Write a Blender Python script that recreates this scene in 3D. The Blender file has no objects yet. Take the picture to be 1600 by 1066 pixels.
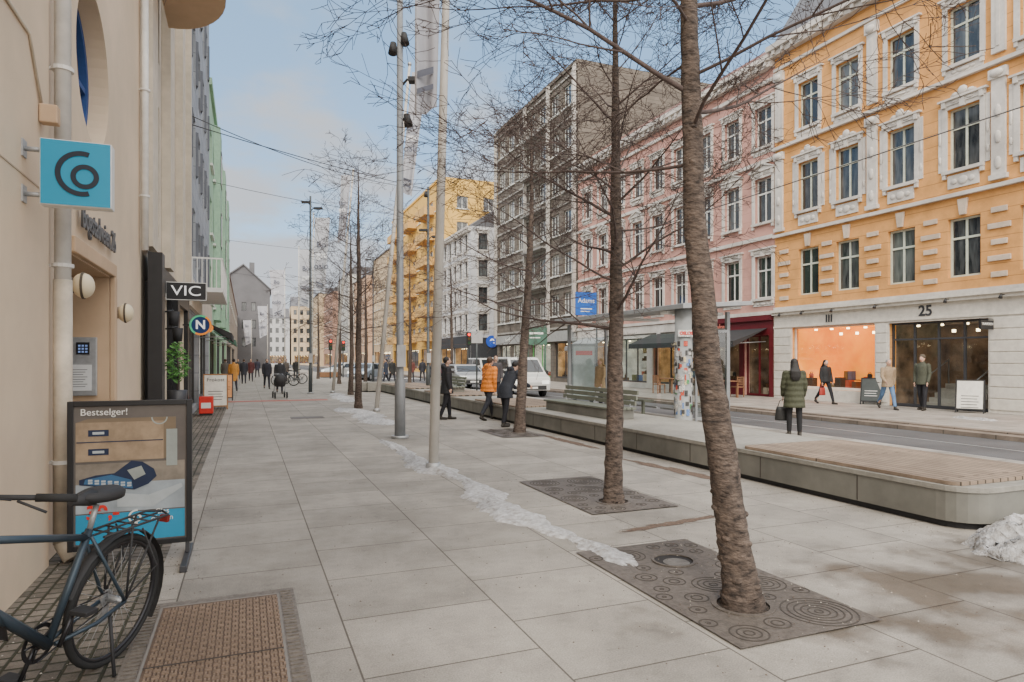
import bpy, bmesh, math, random
from mathutils import Vector, Matrix
random.seed(7)
R=math.radians
S=bpy.context.scene; COL=S.collection
F=1030.;H0=1.65;HV=562.;TH=math.atan(415/1030)
sn,cs=math.sin(TH),math.cos(TH)
def at(u,v,z=0):
    Z=F*(H0-z)/(v-HV); X=(u-800)/F*Z
    return (Z*sn+X*cs, Z*cs-X*sn)
# ------------------------------------------------------------ materials
def mat(name,col,rough=.7,var=.12,scale=6,bump=0,bscale=60,metal=0,emit=0,stretch=(1,1,1),rnd=0,spec=.4,dirt=.12,wave=0,col2=None):
    m=bpy.data.materials.new(name); m.use_nodes=True; nt=m.node_tree; N=nt.nodes; L=nt.links
    b=N['Principled BSDF']; b.inputs['Roughness'].default_value=rough; b.inputs['Metallic'].default_value=metal
    b.inputs['Specular IOR Level'].default_value=spec
    g=N.new('ShaderNodeNewGeometry'); mp=N.new('ShaderNodeMapping'); mp.inputs['Scale'].default_value=stretch
    L.new(g.outputs['Position'],mp.inputs['Vector'])
    n=N.new('ShaderNodeTexNoise'); n.inputs['Scale'].default_value=scale; n.inputs['Detail'].default_value=5; n.inputs['Roughness'].default_value=.6
    L.new(mp.outputs[0],n.inputs['Vector'])
    r=N.new('ShaderNodeValToRGB'); r.color_ramp.elements[0].position=.3; r.color_ramp.elements[1].position=.7
    r.color_ramp.elements[0].color=[c*(1-var) for c in col]+[1]; r.color_ramp.elements[1].color=[min(1,c*(1+var)) for c in (col2 or col)]+[1]
    L.new(n.outputs['Fac'],r.inputs['Fac'])
    n2=N.new('ShaderNodeTexNoise'); n2.inputs['Scale'].default_value=.7; n2.inputs['Detail'].default_value=6
    L.new(g.outputs['Position'],n2.inputs['Vector'])
    mr=N.new('ShaderNodeMapRange'); mr.inputs[1].default_value=.35; mr.inputs[2].default_value=.65; mr.inputs[3].default_value=1-dirt; mr.inputs[4].default_value=1
    L.new(n2.outputs['Fac'],mr.inputs[0])
    mx=N.new('ShaderNodeMix'); mx.data_type='RGBA'; mx.blend_type='MULTIPLY'; mx.inputs['Factor'].default_value=1
    L.new(r.outputs['Color'],mx.inputs[6]); L.new(mr.outputs[0],mx.inputs[7])
    out=mx.outputs[2]
    if rnd:
        oi=N.new('ShaderNodeObjectInfo'); mr2=N.new('ShaderNodeMapRange'); mr2.inputs[3].default_value=1-rnd; mr2.inputs[4].default_value=1+rnd
        L.new(oi.outputs['Random'],mr2.inputs[0])
        m3=N.new('ShaderNodeMix'); m3.data_type='RGBA'; m3.blend_type='MULTIPLY'; m3.inputs['Factor'].default_value=1
        L.new(out,m3.inputs[6]); L.new(mr2.outputs[0],m3.inputs[7]); out=m3.outputs[2]
    L.new(out,b.inputs['Base Color'])
    if bump:
        nb=N.new('ShaderNodeTexNoise'); nb.inputs['Scale'].default_value=bscale; nb.inputs['Detail'].default_value=4
        L.new(mp.outputs[0],nb.inputs['Vector'])
        bp=N.new('ShaderNodeBump'); bp.inputs['Strength'].default_value=bump; bp.inputs['Distance'].default_value=.02
        hgt=nb.outputs['Fac']
        if wave:
            wv=N.new('ShaderNodeTexWave'); wv.wave_type='BANDS'; wv.bands_direction='Z'; wv.inputs['Scale'].default_value=wave; wv.inputs['Distortion'].default_value=1.2; L.new(g.outputs['Position'],wv.inputs['Vector'])
            a=N.new('ShaderNodeMath'); a.operation='MULTIPLY_ADD'; a.inputs[1].default_value=1.3; L.new(wv.outputs['Fac'],a.inputs[0]); L.new(hgt,a.inputs[2]); hgt=a.outputs[0]
        L.new(hgt,bp.inputs['Height']); L.new(bp.outputs[0],b.inputs['Normal'])
    if emit:
        L.new(out,b.inputs['Emission Color']); b.inputs['Emission Strength'].default_value=emit
    return m
def brickmat(name,c1,c2,cm,bw,rh,mortar,off=.5,rough=.8,bump=.4,loc=(0,0,0),plane='xy',stain=.25,wet=False,msm=.1,fine=.14):
    m=bpy.data.materials.new(name); m.use_nodes=True; nt=m.node_tree; N=nt.nodes; L=nt.links
    b=N['Principled BSDF']; b.inputs['Roughness'].default_value=rough; b.inputs['Specular IOR Level'].default_value=.35
    g=N.new('ShaderNodeNewGeometry'); sx=N.new('ShaderNodeSeparateXYZ'); L.new(g.outputs['Position'],sx.inputs[0])
    cx=N.new('ShaderNodeCombineXYZ')
    a,c={'xy':(0,1),'yx':(1,0),'yz':(1,2),'xz':(0,2)}[plane]
    L.new(sx.outputs[a],cx.inputs[0]); L.new(sx.outputs[c],cx.inputs[1])
    mp=N.new('ShaderNodeMapping'); mp.inputs['Location'].default_value=loc; L.new(cx.outputs[0],mp.inputs['Vector'])
    br=N.new('ShaderNodeTexBrick'); br.offset=off; br.inputs['Scale'].default_value=1
    br.inputs['Color1'].default_value=(*c1,1); br.inputs['Color2'].default_value=(*c2,1); br.inputs['Mortar'].default_value=(*cm,1)
    br.inputs['Brick Width'].default_value=bw; br.inputs['Row Height'].default_value=rh; br.inputs['Mortar Size'].default_value=mortar; br.inputs['Mortar Smooth'].default_value=msm
    L.new(mp.outputs[0],br.inputs['Vector'])
    n=N.new('ShaderNodeTexNoise'); n.inputs['Scale'].default_value=1.1; n.inputs['Detail'].default_value=9; n.inputs['Roughness'].default_value=.7; L.new(g.outputs['Position'],n.inputs['Vector'])
    mr=N.new('ShaderNodeMapRange'); mr.inputs[1].default_value=.38; mr.inputs[2].default_value=.60; mr.inputs[3].default_value=1-stain; mr.inputs[4].default_value=1+stain*.4; L.new(n.outputs['Fac'],mr.inputs[0])
    n3=N.new('ShaderNodeTexNoise'); n3.inputs['Scale'].default_value=110; n3.inputs['Detail'].default_value=3; L.new(g.outputs['Position'],n3.inputs['Vector'])
    mr3=N.new('ShaderNodeMapRange'); mr3.inputs[1].default_value=.3; mr3.inputs[2].default_value=.7; mr3.inputs[3].default_value=1-fine*1.5; mr3.inputs[4].default_value=1+fine; L.new(n3.outputs['Fac'],mr3.inputs[0])
    ml=N.new('ShaderNodeMath'); ml.operation='MULTIPLY'; L.new(mr.outputs[0],ml.inputs[0]); L.new(mr3.outputs[0],ml.inputs[1])
    fac=ml.outputs[0]
    if wet:
        n5=N.new('ShaderNodeTexNoise'); n5.inputs['Scale'].default_value=9; n5.inputs['Detail'].default_value=6; n5.inputs['Roughness'].default_value=.75; L.new(g.outputs['Position'],n5.inputs['Vector'])
        m5=N.new('ShaderNodeMapRange'); m5.inputs[1].default_value=.30; m5.inputs[2].default_value=.46; m5.inputs[3].default_value=.80; m5.inputs[4].default_value=1; L.new(n5.outputs['Fac'],m5.inputs[0])
        m6=N.new('ShaderNodeMath'); m6.operation='MULTIPLY'; L.new(fac,m6.inputs[0]); L.new(m5.outputs[0],m6.inputs[1]); fac=m6.outputs[0]
    mx=N.new('ShaderNodeMix'); mx.data_type='RGBA'; mx.blend_type='MULTIPLY'; mx.inputs['Factor'].default_value=1
    L.new(br.outputs['Color'],mx.inputs[6]); L.new(fac,mx.inputs[7]); out=mx.outputs[2]
    if wet:
        # damp zone beside the trees: depends on ground position
        d=N.new('ShaderNodeVectorMath'); d.operation='DISTANCE'; mpp=N.new('ShaderNodeMapping'); mpp.inputs['Scale'].default_value=(.42,.8,0)
        L.new(g.outputs['Position'],mpp.inputs['Vector']); L.new(mpp.outputs[0],d.inputs[0]); d.inputs[1].default_value=(2.15,2.5,0)
        n4=N.new('ShaderNodeTexNoise'); n4.inputs['Scale'].default_value=1.9; n4.inputs['Detail'].default_value=7; L.new(g.outputs['Position'],n4.inputs['Vector'])
        s=N.new('ShaderNodeMath'); s.operation='MULTIPLY_ADD'; L.new(n4.outputs['Fac'],s.inputs[0]); s.inputs[1].default_value=3.6; L.new(d.outputs['Value'],s.inputs[2])
        w=N.new('ShaderNodeMapRange'); w.inputs[1].default_value=2.0; w.inputs[2].default_value=2.75; w.inputs[3].default_value=1; w.inputs[4].default_value=0; L.new(s.outputs[0],w.inputs[0])
        wm=N.new('ShaderNodeMix'); wm.data_type='RGBA'; wm.blend_type='MULTIPLY'; L.new(w.outputs[0],wm.inputs['Factor']); L.new(out,wm.inputs[6]); wm.inputs[7].default_value=(.40,.37,.34,1); out=wm.outputs[2]
        rr=N.new('ShaderNodeMapRange'); rr.inputs[3].default_value=rough; rr.inputs[4].default_value=.36; L.new(w.outputs[0],rr.inputs[0]); L.new(rr.outputs[0],b.inputs['Roughness'])
    L.new(out,b.inputs['Base Color'])
    bp=N.new('ShaderNodeBump'); bp.inputs['Strength'].default_value=bump; bp.inputs['Distance'].default_value=.01; bp.invert=True
    ad=N.new('ShaderNodeMath'); ad.operation='MULTIPLY_ADD'; L.new(n3.outputs['Fac'],ad.inputs[0]); ad.inputs[1].default_value=.35; L.new(br.outputs['Fac'],ad.inputs[2])
    L.new(ad.outputs[0],bp.inputs['Height']); L.new(bp.outputs[0],b.inputs['Normal'])
    return m
def glassmat(name,tint=(.9,.95,.95),lo=.06,hi=.5):
    m=bpy.data.materials.new(name); m.use_nodes=True; nt=m.node_tree; N=nt.nodes; L=nt.links; N.clear()
    o=N.new('ShaderNodeOutputMaterial'); t=N.new('ShaderNodeBsdfTransparent'); t.inputs[0].default_value=(*tint,1)
    gg=N.new('ShaderNodeBsdfGlossy'); gg.inputs['Roughness'].default_value=.03; mx=N.new('ShaderNodeMixShader')
    lw=N.new('ShaderNodeLayerWeight'); lw.inputs[0].default_value=.5; pw=N.new('ShaderNodeMath'); pw.operation='POWER'; pw.inputs[1].default_value=4; L.new(lw.outputs['Facing'],pw.inputs[0])
    mr=N.new('ShaderNodeMapRange'); mr.inputs[3].default_value=lo; mr.inputs[4].default_value=hi; L.new(pw.outputs[0],mr.inputs[0])
    L.new(mr.outputs[0],mx.inputs[0]); L.new(t.outputs[0],mx.inputs[1]); L.new(gg.outputs[0],mx.inputs[2]); L.new(mx.outputs[0],o.inputs[0])
    return m
def panemat(name,lo,hi):
    m=bpy.data.materials.new(name); m.use_nodes=True; nt=m.node_tree; N=nt.nodes; L=nt.links
    b=N['Principled BSDF']; b.inputs['Roughness'].default_value=.06; b.inputs['Specular IOR Level'].default_value=.8
    oi=N.new('ShaderNodeObjectInfo'); r=N.new('ShaderNodeValToRGB'); r.color_ramp.elements[0].color=(*lo,1); r.color_ramp.elements[1].color=(*hi,1); r.color_ramp.elements[0].position=.5
    tc=N.new('ShaderNodeTexCoord'); n=N.new('ShaderNodeTexNoise'); n.inputs['Scale'].default_value=2.2; mp=N.new('ShaderNodeMapping'); mp.inputs['Scale'].default_value=(3,1,.6)
    L.new(tc.outputs['Object'],mp.inputs[0]); ad=N.new('ShaderNodeVectorMath'); L.new(mp.outputs[0],ad.inputs[0])
    ml=N.new('ShaderNodeMath'); ml.operation='MULTIPLY'; ml.inputs[1].default_value=30; L.new(oi.outputs['Random'],ml.inputs[0]); L.new(ml.outputs[0],ad.inputs[1]); L.new(ad.outputs[0],n.inputs['Vector'])
    s=N.new('ShaderNodeMath'); s.operation='MULTIPLY_ADD'; s.inputs[1].default_value=.9; L.new(n.outputs['Fac'],s.inputs[0]); s2=N.new('ShaderNodeMath'); s2.operation='MULTIPLY_ADD'; s2.inputs[1].default_value=.5; s2.inputs[2].default_value=-.12; L.new(oi.outputs['Random'],s2.inputs[0]); L.new(s2.outputs[0],s.inputs[2])
    L.new(s.outputs[0],r.inputs[0]); L.new(r.outputs[0],b.inputs['Base Color'])
    return m
M={}
def C(key,col,**k):
    if key not in M: M[key]=mat(key,col,**k)
    return M[key]
paving=brickmat('paving_slabs',(.355,.325,.285),(.285,.262,.23),(.12,.105,.09),.82,1.0,.006,plane='yx',loc=(.25,-.56,0),stain=.24,wet=True,bump=.5,rough=.85,fine=.17)
paving2=brickmat('far_paving',(.33,.30,.265),(.28,.255,.225),(.1,.09,.08),.8,.8,.008,plane='yx',stain=.25)
cobble=brickmat('cobbles',(.24,.205,.17),(.13,.115,.095),(.05,.05,.03),.11,.1,.012,plane='yx',stain=.4,bump=1.0,msm=.6)
asphalt=C('asphalt',(.10,.10,.104),rough=.75,var=.2,scale=40,bump=.3,bscale=120,dirt=.35)
kerbm=brickmat('granite_kerb',(.36,.34,.31),(.30,.28,.25),(.08,.07,.06),1.0,3,.01,plane='yx',stain=.3)
kerbd=brickmat('brown_kerb',(.22,.175,.14),(.17,.14,.115),(.07,.06,.05),1.2,3,.012,plane='yx',stain=.35)
snowm=C('old_snow',(.38,.35,.32),col2=(.62,.62,.63),rough=.6,var=.15,scale=18,bump=.8,bscale=60,dirt=.35)
iron=C('cast_iron',(.15,.128,.11),rough=.6,var=.3,scale=25,bump=.3,metal=.15,dirt=.35)
ironD=C('iron_groove',(.058,.048,.04),rough=.8)
rust=C('iron_frame',(.19,.165,.14),rough=.65,var=.3,scale=30,bump=.3,metal=.2,dirt=.3)
rustL=C('rusty_iron_light',(.28,.20,.14),rough=.6,var=.35,scale=40,metal=.1,dirt=.4)
beige=C('beige_plaster',(.72,.565,.405),rough=.85,var=.04,scale=3,bump=.2,bscale=150,dirt=.12)
beigeD=C('beige_plaster_warm',(.60,.42,.27),rough=.85,var=.06,scale=3,bump=.15,bscale=150,dirt=.15)
cream=C('cream_stone',(.64,.56,.45),rough=.85,var=.1,scale=5,bump=.15,dirt=.15)
black=C('black_paint',(.018,.018,.02),rough=.4)
blackm=C('black_matt',(.03,.03,.032),rough=.7,rnd=.1)
whitep=C('white_paint',(.78,.77,.74),rough=.5,var=.05,dirt=.12)
whites=C('white_stucco',(.66,.62,.57),rough=.8,var=.1,dirt=.28,bump=.15)
orange=brickmat('orange_render',(.68,.335,.11),(.66,.325,.105),(.43,.21,.07),60,.42,.012,plane='yz',stain=.18,bump=.6,rough=.85,fine=.04)
pink=brickmat('pink_render',(.52,.285,.235),(.50,.275,.225),(.40,.22,.18),60,.42,.008,plane='yz',stain=.2,bump=.4,rough=.85,fine=.04)
brown=brickmat('brown_panels',(.165,.14,.115),(.135,.115,.095),(.08,.07,.06),.55,.28,.012,plane='yz',stain=.2)
yellow=C('yellow_render',(.72,.44,.11),rough=.85,var=.05,dirt=.12)
greyw=C('grey_wall',(.135,.135,.145),rough=.85,var=.07,dirt=.15)
slate=brickmat('slate_cladding',(.37,.39,.42),(.31,.33,.36),(.17,.18,.2),.5,.6,.01,plane='yz',stain=.15)
green=C('green_render',(.36,.55,.38),rough=.8,var=.06,dirt=.15)
greenD=C('dark_green',(.06,.14,.10),rough=.6)
tan=C('tan_render',(.52,.40,.26),rough=.85,var=.06)
peach=C('peach_render',(.56,.37,.25),rough=.85,var=.06)
roofm=C('roof_slate',(.12,.12,.13),rough=.6,var=.2,scale=10)
roofr=C('roof_tile',(.19,.095,.075),rough=.7,var=.2,scale=10)
redd=C('burgundy_paint',(.12,.010,.016),rough=.5)
framew=C('frame_white',(.70,.70,.66),rough=.5)
frameg=C('frame_sage',(.58,.62,.52),rough=.5)
framed=C('frame_dark',(.05,.05,.055),rough=.4)
pane=panemat('pane_dark',(.015,.018,.02),(.13,.14,.14))
pane2=panemat('pane_mid',(.035,.042,.05),(.26,.26,.25))
glass=glassmat('clear_glass'); glassS=glassmat('shelter_glass',(.86,.92,.92),.08,.45)
intO=C('interior_glow_orange',(.95,.34,.035),emit=.95,var=.25,scale=1.2)  # shop interior walls glow themselves, in place of room lighting
intW=C('interior_glow_warm',(.50,.30,.13),emit=.32,var=.6,scale=1.5)
intC=C('interior_glow_cool',(.62,.60,.54),emit=.35,var=.4,scale=1.5)
intD=C('interior_glow_dim',(.16,.10,.06),emit=.25,var=.7,scale=1.5)
steel=C('galvanised_steel',(.42,.43,.44),rough=.45,metal=.5,var=.1,scale=20)
polew=C('pole_white',(.62,.585,.53),rough=.5,var=.08,scale=4,dirt=.35)
poleg=C('pole_grey',(.24,.25,.26),rough=.5,metal=.2,var=.1)
poled=C('pole_dark',(.07,.08,.085),rough=.5,metal=.2)
pipew=C('downpipe_white',(.76,.74,.70),rough=.5,dirt=.15)
pipeb=C('downpipe_cream',(.66,.57,.45),rough=.55,dirt=.3,var=.2)
bark=C('bark',(.040,.031,.027),col2=(.150,.112,.090),rough=.95,var=.25,scale=15,bump=1,bscale=28,stretch=(1,1,2.1),dirt=.5)
twig=C('twig_bark',(.085,.062,.056),rough=.9,var=.35,scale=20)
wood=brickmat('deck_timber',(.31,.235,.175),(.235,.175,.13),(.05,.04,.03),3.0,.115,.009,plane='yx',stain=.3,bump=.8,fine=.08)
panelg=C('platform_panel',(.21,.205,.18),rough=.6,metal=.1,var=.15,scale=3,dirt=.4)
conc=C('concrete',(.30,.285,.25),rough=.85,var=.15,scale=10,bump=.3,dirt=.35)
blueS=C('sign_blue',(.008,.28,.47),rough=.4,var=.02,dirt=0)
redS=C('sign_red',(.65,.03,.02),rough=.4)
navy=C('navy_letters',(.012,.02,.035),rough=.4,var=0)
leafm=C('leaf_green',(.08,.22,.045),rough=.6,var=.4,scale=30)
flagm=C('flag_cloth',(.46,.465,.51),rough=.8,var=.06,dirt=.06)
rubber=C('tyre_rubber',(.022,.022,.022),rough=.8)
skin=C('skin',(.55,.34,.25),rough=.6,var=.05,dirt=0)
goods=[C('goods_%s'%n_,c,emit=.2,var=.1,dirt=0) for n_,c in (('umber',(.09,.045,.02)),('red',(.30,.06,.03)),('cream',(.45,.35,.24)),('blue',(.08,.12,.25)),('olive',(.12,.11,.05)),('dark',(.03,.025,.02)))]  # slight emission added so the goods show inside the shops
# ------------------------------------------------------------ mesh builder
class MB:
    def __init__(s): s.v=[];s.f=[];s.m=[];s.s=[]
    def add(s,vs,fs,m=0,sm=False):
        o=len(s.v); s.v+= [tuple(p) for p in vs]
        for f in fs: s.f.append([o+i for i in f]); s.m.append(m); s.s.append(sm)
        return s
    def box(s,x0,x1,y0,y1,z0,z1,m=0,T=None):
        vs=[(x,y,z) for z in (z0,z1) for y in (y0,y1) for x in (x0,x1)]
        if T is not None: vs=[T@Vector(p) for p in vs]
        return s.add(vs,[(0,2,3,1),(4,5,7,6),(0,1,5,4),(2,6,7,3),(0,4,6,2),(1,3,7,5)],m)
    def tube(s,pts,rs,n=8,m=0,sm=True,cap=True):
        pts=[Vector(p) for p in pts]
        if not hasattr(rs,'__len__'): rs=[rs]*len(pts)
        vs=[];fs=[];u=None
        for i,p in enumerate(pts):
            t=(pts[min(i+1,len(pts)-1)]-pts[max(i-1,0)])
            if t.length<1e-9: t=Vector((0,0,1))
            t.normalize()
            if u is None: u=t.orthogonal().normalized()
            else:
                u=u-t*u.dot(t)
                if u.length<1e-6: u=t.orthogonal()
                u.normalize()
            w=t.cross(u)
            for k in range(n):
                a=2*math.pi*k/n; vs.append(p+(u*math.cos(a)+w*math.sin(a))*rs[i])
        for i in range(len(pts)-1):
            for k in range(n): a=i*n+k;b=i*n+(k+1)%n; fs.append((a,b,b+n,a+n))
        s.add(vs,fs,m,sm)
        if cap:
            o=len(s.v)-len(vs); s.f.append([o+k for k in range(n)][::-1]); s.m.append(m); s.s.append(False)
            s.f.append([o+(len(pts)-1)*n+k for k in range(n)]); s.m.append(m); s.s.append(False)
        return s
    def ball(s,c,r,nu=12,nv=8,m=0,T=None):
        if not hasattr(r,'__len__'): r=(r,r,r)
        vs=[];fs=[]
        for j in range(1,nv):
            b=math.pi*j/nv
            for k in range(nu):
                a=2*math.pi*k/nu; vs.append(Vector((c[0]+r[0]*math.sin(b)*math.cos(a),c[1]+r[1]*math.sin(b)*math.sin(a),c[2]+r[2]*math.cos(b))))
        vs.append(Vector((c[0],c[1],c[2]+r[2]))); vs.append(Vector((c[0],c[1],c[2]-r[2]))); t=len(vs)-2
        for j in range(nv-2):
            for k in range(nu): a=j*nu+k;b=j*nu+(k+1)%nu; fs.append((a,a+nu,b+nu,b))
        for k in range(nu): fs.append((t,k,(k+1)%nu)); fs.append((t+1,(nv-2)*nu+(k+1)%nu,(nv-2)*nu+k))
        if T is not None: vs=[T(v) for v in vs]
        return s.add(vs,fs,m,True)
    def loft(s,rings,n=16,m=0,T=None):
        vs=[];fs=[]
        for c in rings:
            for k in range(n):
                a=2*math.pi*k/n; vs.append(Vector((c[0]+c[3]*math.cos(a),c[1]+c[4]*math.sin(a),c[2])))
        for i in range(len(rings)-1):
            for k in range(n): a=i*n+k;b=i*n+(k+1)%n; fs.append((a,b,b+n,a+n))
        fs.append(tuple(range(n))[::-1]); fs.append(tuple((len(rings)-1)*n+k for k in range(n)))
        if T is not None: vs=[T(v) for v in vs]
        return s.add(vs,fs,m,True)
    def prism(s,poly,axis,a0,a1,m=0,T=None):
        n=len(poly)
        def P(p,a): return {'x':(a,p[0],p[1]),'y':(p[0],a,p[1]),'z':(p[0],p[1],a)}[axis]
        vs=[P(p,a0) for p in poly]+[P(p,a1) for p in poly]
        if T is not None: vs=[T@Vector(p) for p in vs]
        return s.add(vs,[tuple(range(n))[::-1],tuple(range(n,2*n))]+[(i,(i+1)%n,n+(i+1)%n,n+i) for i in range(n)],m)
    def arc(s,c,r0,r1,a0,a1,y0,y1,n=24,m=0,plane='xz'):
        vs=[];fs=[]
        for i in range(n+1):
            a=R(a0+(a1-a0)*i/n)
            for r in (r0,r1):
                for y in (y0,y1):
                    p=(c[0]+r*math.cos(a),c[1]+r*math.sin(a))
                    vs.append((p[0],y,p[1]) if plane=='xz' else ((p[0],p[1],y) if plane=='xy' else (y,p[0],p[1])))
        for i in range(n):
            a=4*i;b=a+4; fs+=[(a,b,b+2,a+2),(a+1,a+3,b+3,b+1),(a+2,b+2,b+3,a+3),(a,a+1,b+1,b)]
        if abs(a1-a0)<359: fs+=[(0,2,3,1),(4*n,4*n+1,4*n+3,4*n+2)]
        return s.add(vs,fs,m,False)
    def mesh(s,name,mats):
        me=bpy.data.meshes.new(name); me.from_pydata(s.v,[],s.f)
        for mm in (mats if isinstance(mats,(list,tuple)) else [mats]): me.materials.append(mm)
        me.polygons.foreach_set('material_index',s.m); me.polygons.foreach_set('use_smooth',s.s); me.update(); return me
    def build(s,name,mats,parent=None,bev=0,loc=(0,0,0),rz=0):
        o=bpy.data.objects.new(name,s.mesh(name,mats)); COL.objects.link(o); o.parent=parent; o.location=loc; o.rotation_euler=(0,0,rz)
        if bev:
            b=o.modifiers.new('bevel','BEVEL'); b.width=bev; b.segments=2; b.limit_method='ANGLE'
        return o
def tag(o,label,cat,group=None,kind=None):
    if label: o['label']=label
    if cat: o['category']=cat
    if group: o['group']=group
    if kind: o['kind']=kind
    return o
def thing(name,label,cat,loc=(0,0,0),rz=0,group=None):
    o=bpy.data.objects.new(name,None); COL.objects.link(o); o.location=loc; o.rotation_euler=(0,0,rz); o.empty_display_size=.2
    return tag(o,label,cat,group)
def dup(root,loc,rz,label=None):
    def cp(o,par):
        c=o.copy(); COL.objects.link(c); c.parent=par
        for ch in list(o.children): cp(ch,c)
        return c
    r=cp(root,None); r.location=loc; r.rotation_euler=(0,0,rz)
    if label: r['label']=label
    return r
def struct(name,mb,m): return tag(mb.build(name,m),None,None,kind='structure')
def text(s,size,m,parent,loc,rot=(math.pi/2,0,0),ext=.006,sx=1,align='CENTER',name='lettering',bold=0):
    cu=bpy.data.curves.new('t','FONT'); cu.body=s; cu.size=size; cu.extrude=ext; cu.align_x=align; cu.align_y='CENTER'; cu.offset=bold
    o=bpy.data.objects.new('t',cu); COL.objects.link(o)
    dg=bpy.context.evaluated_depsgraph_get(); me=bpy.data.meshes.new_from_object(o.evaluated_get(dg))
    bpy.data.objects.remove(o); me.materials.clear(); me.materials.append(m)
    t=bpy.data.objects.new(name,me); COL.objects.link(t); t.parent=parent; t.location=loc; t.rotation_euler=rot; t.scale=(sx,1,1)
    return t
# ------------------------------------------------------------ camera, world, sun
cam=bpy.data.cameras.new('camera'); co=bpy.data.objects.new('camera',cam); COL.objects.link(co); S.camera=co
co.location=(0,0,H0); co.rotation_euler=(R(90),0,-TH); cam.lens=F/1600*36; cam.sensor_width=36; cam.shift_y=29/1600; cam.clip_end=4000; cam.clip_start=.05
SUN=Vector((-.30,-.66,.69)).normalized()
w=bpy.data.worlds.new('World'); S.world=w; w.use_nodes=True; nt=w.node_tree; N=nt.nodes; L=nt.links
bg=N['Background']; sky=N.new('ShaderNodeTexSky'); sky.sky_type='NISHITA'; sky.sun_disc=False; sky.sun_elevation=math.asin(SUN.z); sky.sun_rotation=math.atan2(SUN.x,SUN.y); sky.air_density=1.0; sky.dust_density=.6; sky.ozone_density=1.5
tc=N.new('ShaderNodeTexCoord'); sp=N.new('ShaderNodeSeparateXYZ'); L.new(tc.outputs['Generated'],sp.inputs[0])
az=N.new('ShaderNodeMath'); az.operation='ADD'; az.inputs[1].default_value=.22; L.new(sp.outputs[2],az.inputs[0])
vd=N.new('ShaderNodeVectorMath'); vd.operation='DIVIDE'; cb=N.new('ShaderNodeCombineXYZ')
for i in range(3): L.new(az.outputs[0],cb.inputs[i])
L.new(tc.outputs['Generated'],vd.inputs[0]); L.new(cb.outputs[0],vd.inputs[1])
ns=N.new('ShaderNodeTexNoise'); ns.inputs['Scale'].default_value=1.7; ns.inputs['Detail'].default_value=8; ns.inputs['Roughness'].default_value=.56; L.new(vd.outputs[0],ns.inputs['Vector'])
hz=N.new('ShaderNodeMapRange'); hz.inputs[1].default_value=.0; hz.inputs[2].default_value=.5; hz.inputs[3].default_value=.20; hz.inputs[4].default_value=-.09; L.new(sp.outputs[2],hz.inputs[0])
ad=N.new('ShaderNodeMath'); L.new(ns.outputs['Fac'],ad.inputs[0]); L.new(hz.outputs[0],ad.inputs[1])
cr=N.new('ShaderNodeMapRange'); cr.interpolation_type='SMOOTHSTEP'; cr.inputs[1].default_value=.43; cr.inputs[2].default_value=.63; cr.inputs[3].default_value=.04; cr.inputs[4].default_value=.95; L.new(ad.outputs[0],cr.inputs[0])
mx=N.new('ShaderNodeMix'); mx.data_type='RGBA'; L.new(cr.outputs[0],mx.inputs['Factor'])
sc=N.new('ShaderNodeMix'); sc.data_type='RGBA'; sc.blend_type='ADD'; sc.inputs['Factor'].default_value=1; L.new(sky.outputs[0],sc.inputs[6]); sc.inputs[7].default_value=(1.5,2.9,4.5,1)
L.new(sc.outputs[2],mx.inputs[6]); mx.inputs[7].default_value=(5.7,5.95,6.35,1)
# glow added to the unseen sky around the sun, brightens the facades
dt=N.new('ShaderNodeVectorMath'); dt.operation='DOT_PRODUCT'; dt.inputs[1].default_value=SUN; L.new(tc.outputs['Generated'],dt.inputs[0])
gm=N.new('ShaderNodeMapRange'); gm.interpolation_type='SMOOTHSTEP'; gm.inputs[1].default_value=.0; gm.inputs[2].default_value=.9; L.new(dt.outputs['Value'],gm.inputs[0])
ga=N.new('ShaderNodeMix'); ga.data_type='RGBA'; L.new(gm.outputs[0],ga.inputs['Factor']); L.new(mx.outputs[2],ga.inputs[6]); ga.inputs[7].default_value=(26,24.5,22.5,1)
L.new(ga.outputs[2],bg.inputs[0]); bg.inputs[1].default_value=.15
sl=bpy.data.lights.new('sun','SUN'); sl.energy=2.4; sl.angle=R(12); sl.color=(1,.94,.84); so=bpy.data.objects.new('sun',sl); COL.objects.link(so); so.rotation_euler=SUN.to_track_quat('Z','Y').to_euler()
# ------------------------------------------------------------ ground
LX=-1.5; RX=21.5
def sheet(poly,z): m=MB(); m.add([(x,y,z) for x,y in poly],[tuple(range(len(poly)))]); return m
struct('ground',sheet([(-900,-200),(900,-200),(900,2000),(-900,2000)],-.14),asphalt)
m=MB(); m.prism([(-3,-6),(11.3,-6),(11.3,38),(8.3,46),(8.3,240),(-3,240)],'z',-.13,0); struct('pavement',m,paving)
m=MB(); m.prism([(16.2,-6),(RX+.4,-6),(RX+.4,240),(16.2,240)],'z',-.13,.0); struct('far_pavement',m,paving2)
m=MB(); m.prism([(11.3,-6),(11.62,-6),(11.62,38),(8.62,46),(8.62,240),(8.3,240),(8.3,46),(11.3,38)],'z',-.13,.004); struct('near_kerb',m,kerbm)
m=MB(); m.box(15.9,16.2,-6,240,-.13,.004); m.box(15.5,15.9,-6,240,-.13,-.03); struct('far_kerb',m,kerbd)
struct('road',sheet([(11.6,-6),(15.5,-6),(15.5,240),(8.6,240),(8.6,46),(11.6,38)],-.132),asphalt)
for x in (12.5,13.9):
    m=MB(); m.box(x,x+.06,-6,240,-.131,-.124); struct('tram_rail',m,steel)
m=MB(); m.box(LX-.05,-.62,-2,26,.001,.006); struct('cobble_strip',m,cobble)
m=MB(); m.box(-1.0,3.1,27.6,28.4,.001,.005); struct('red_paving_strip',m,C('red_paving',(.36,.11,.08)))
m=MB()
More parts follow.
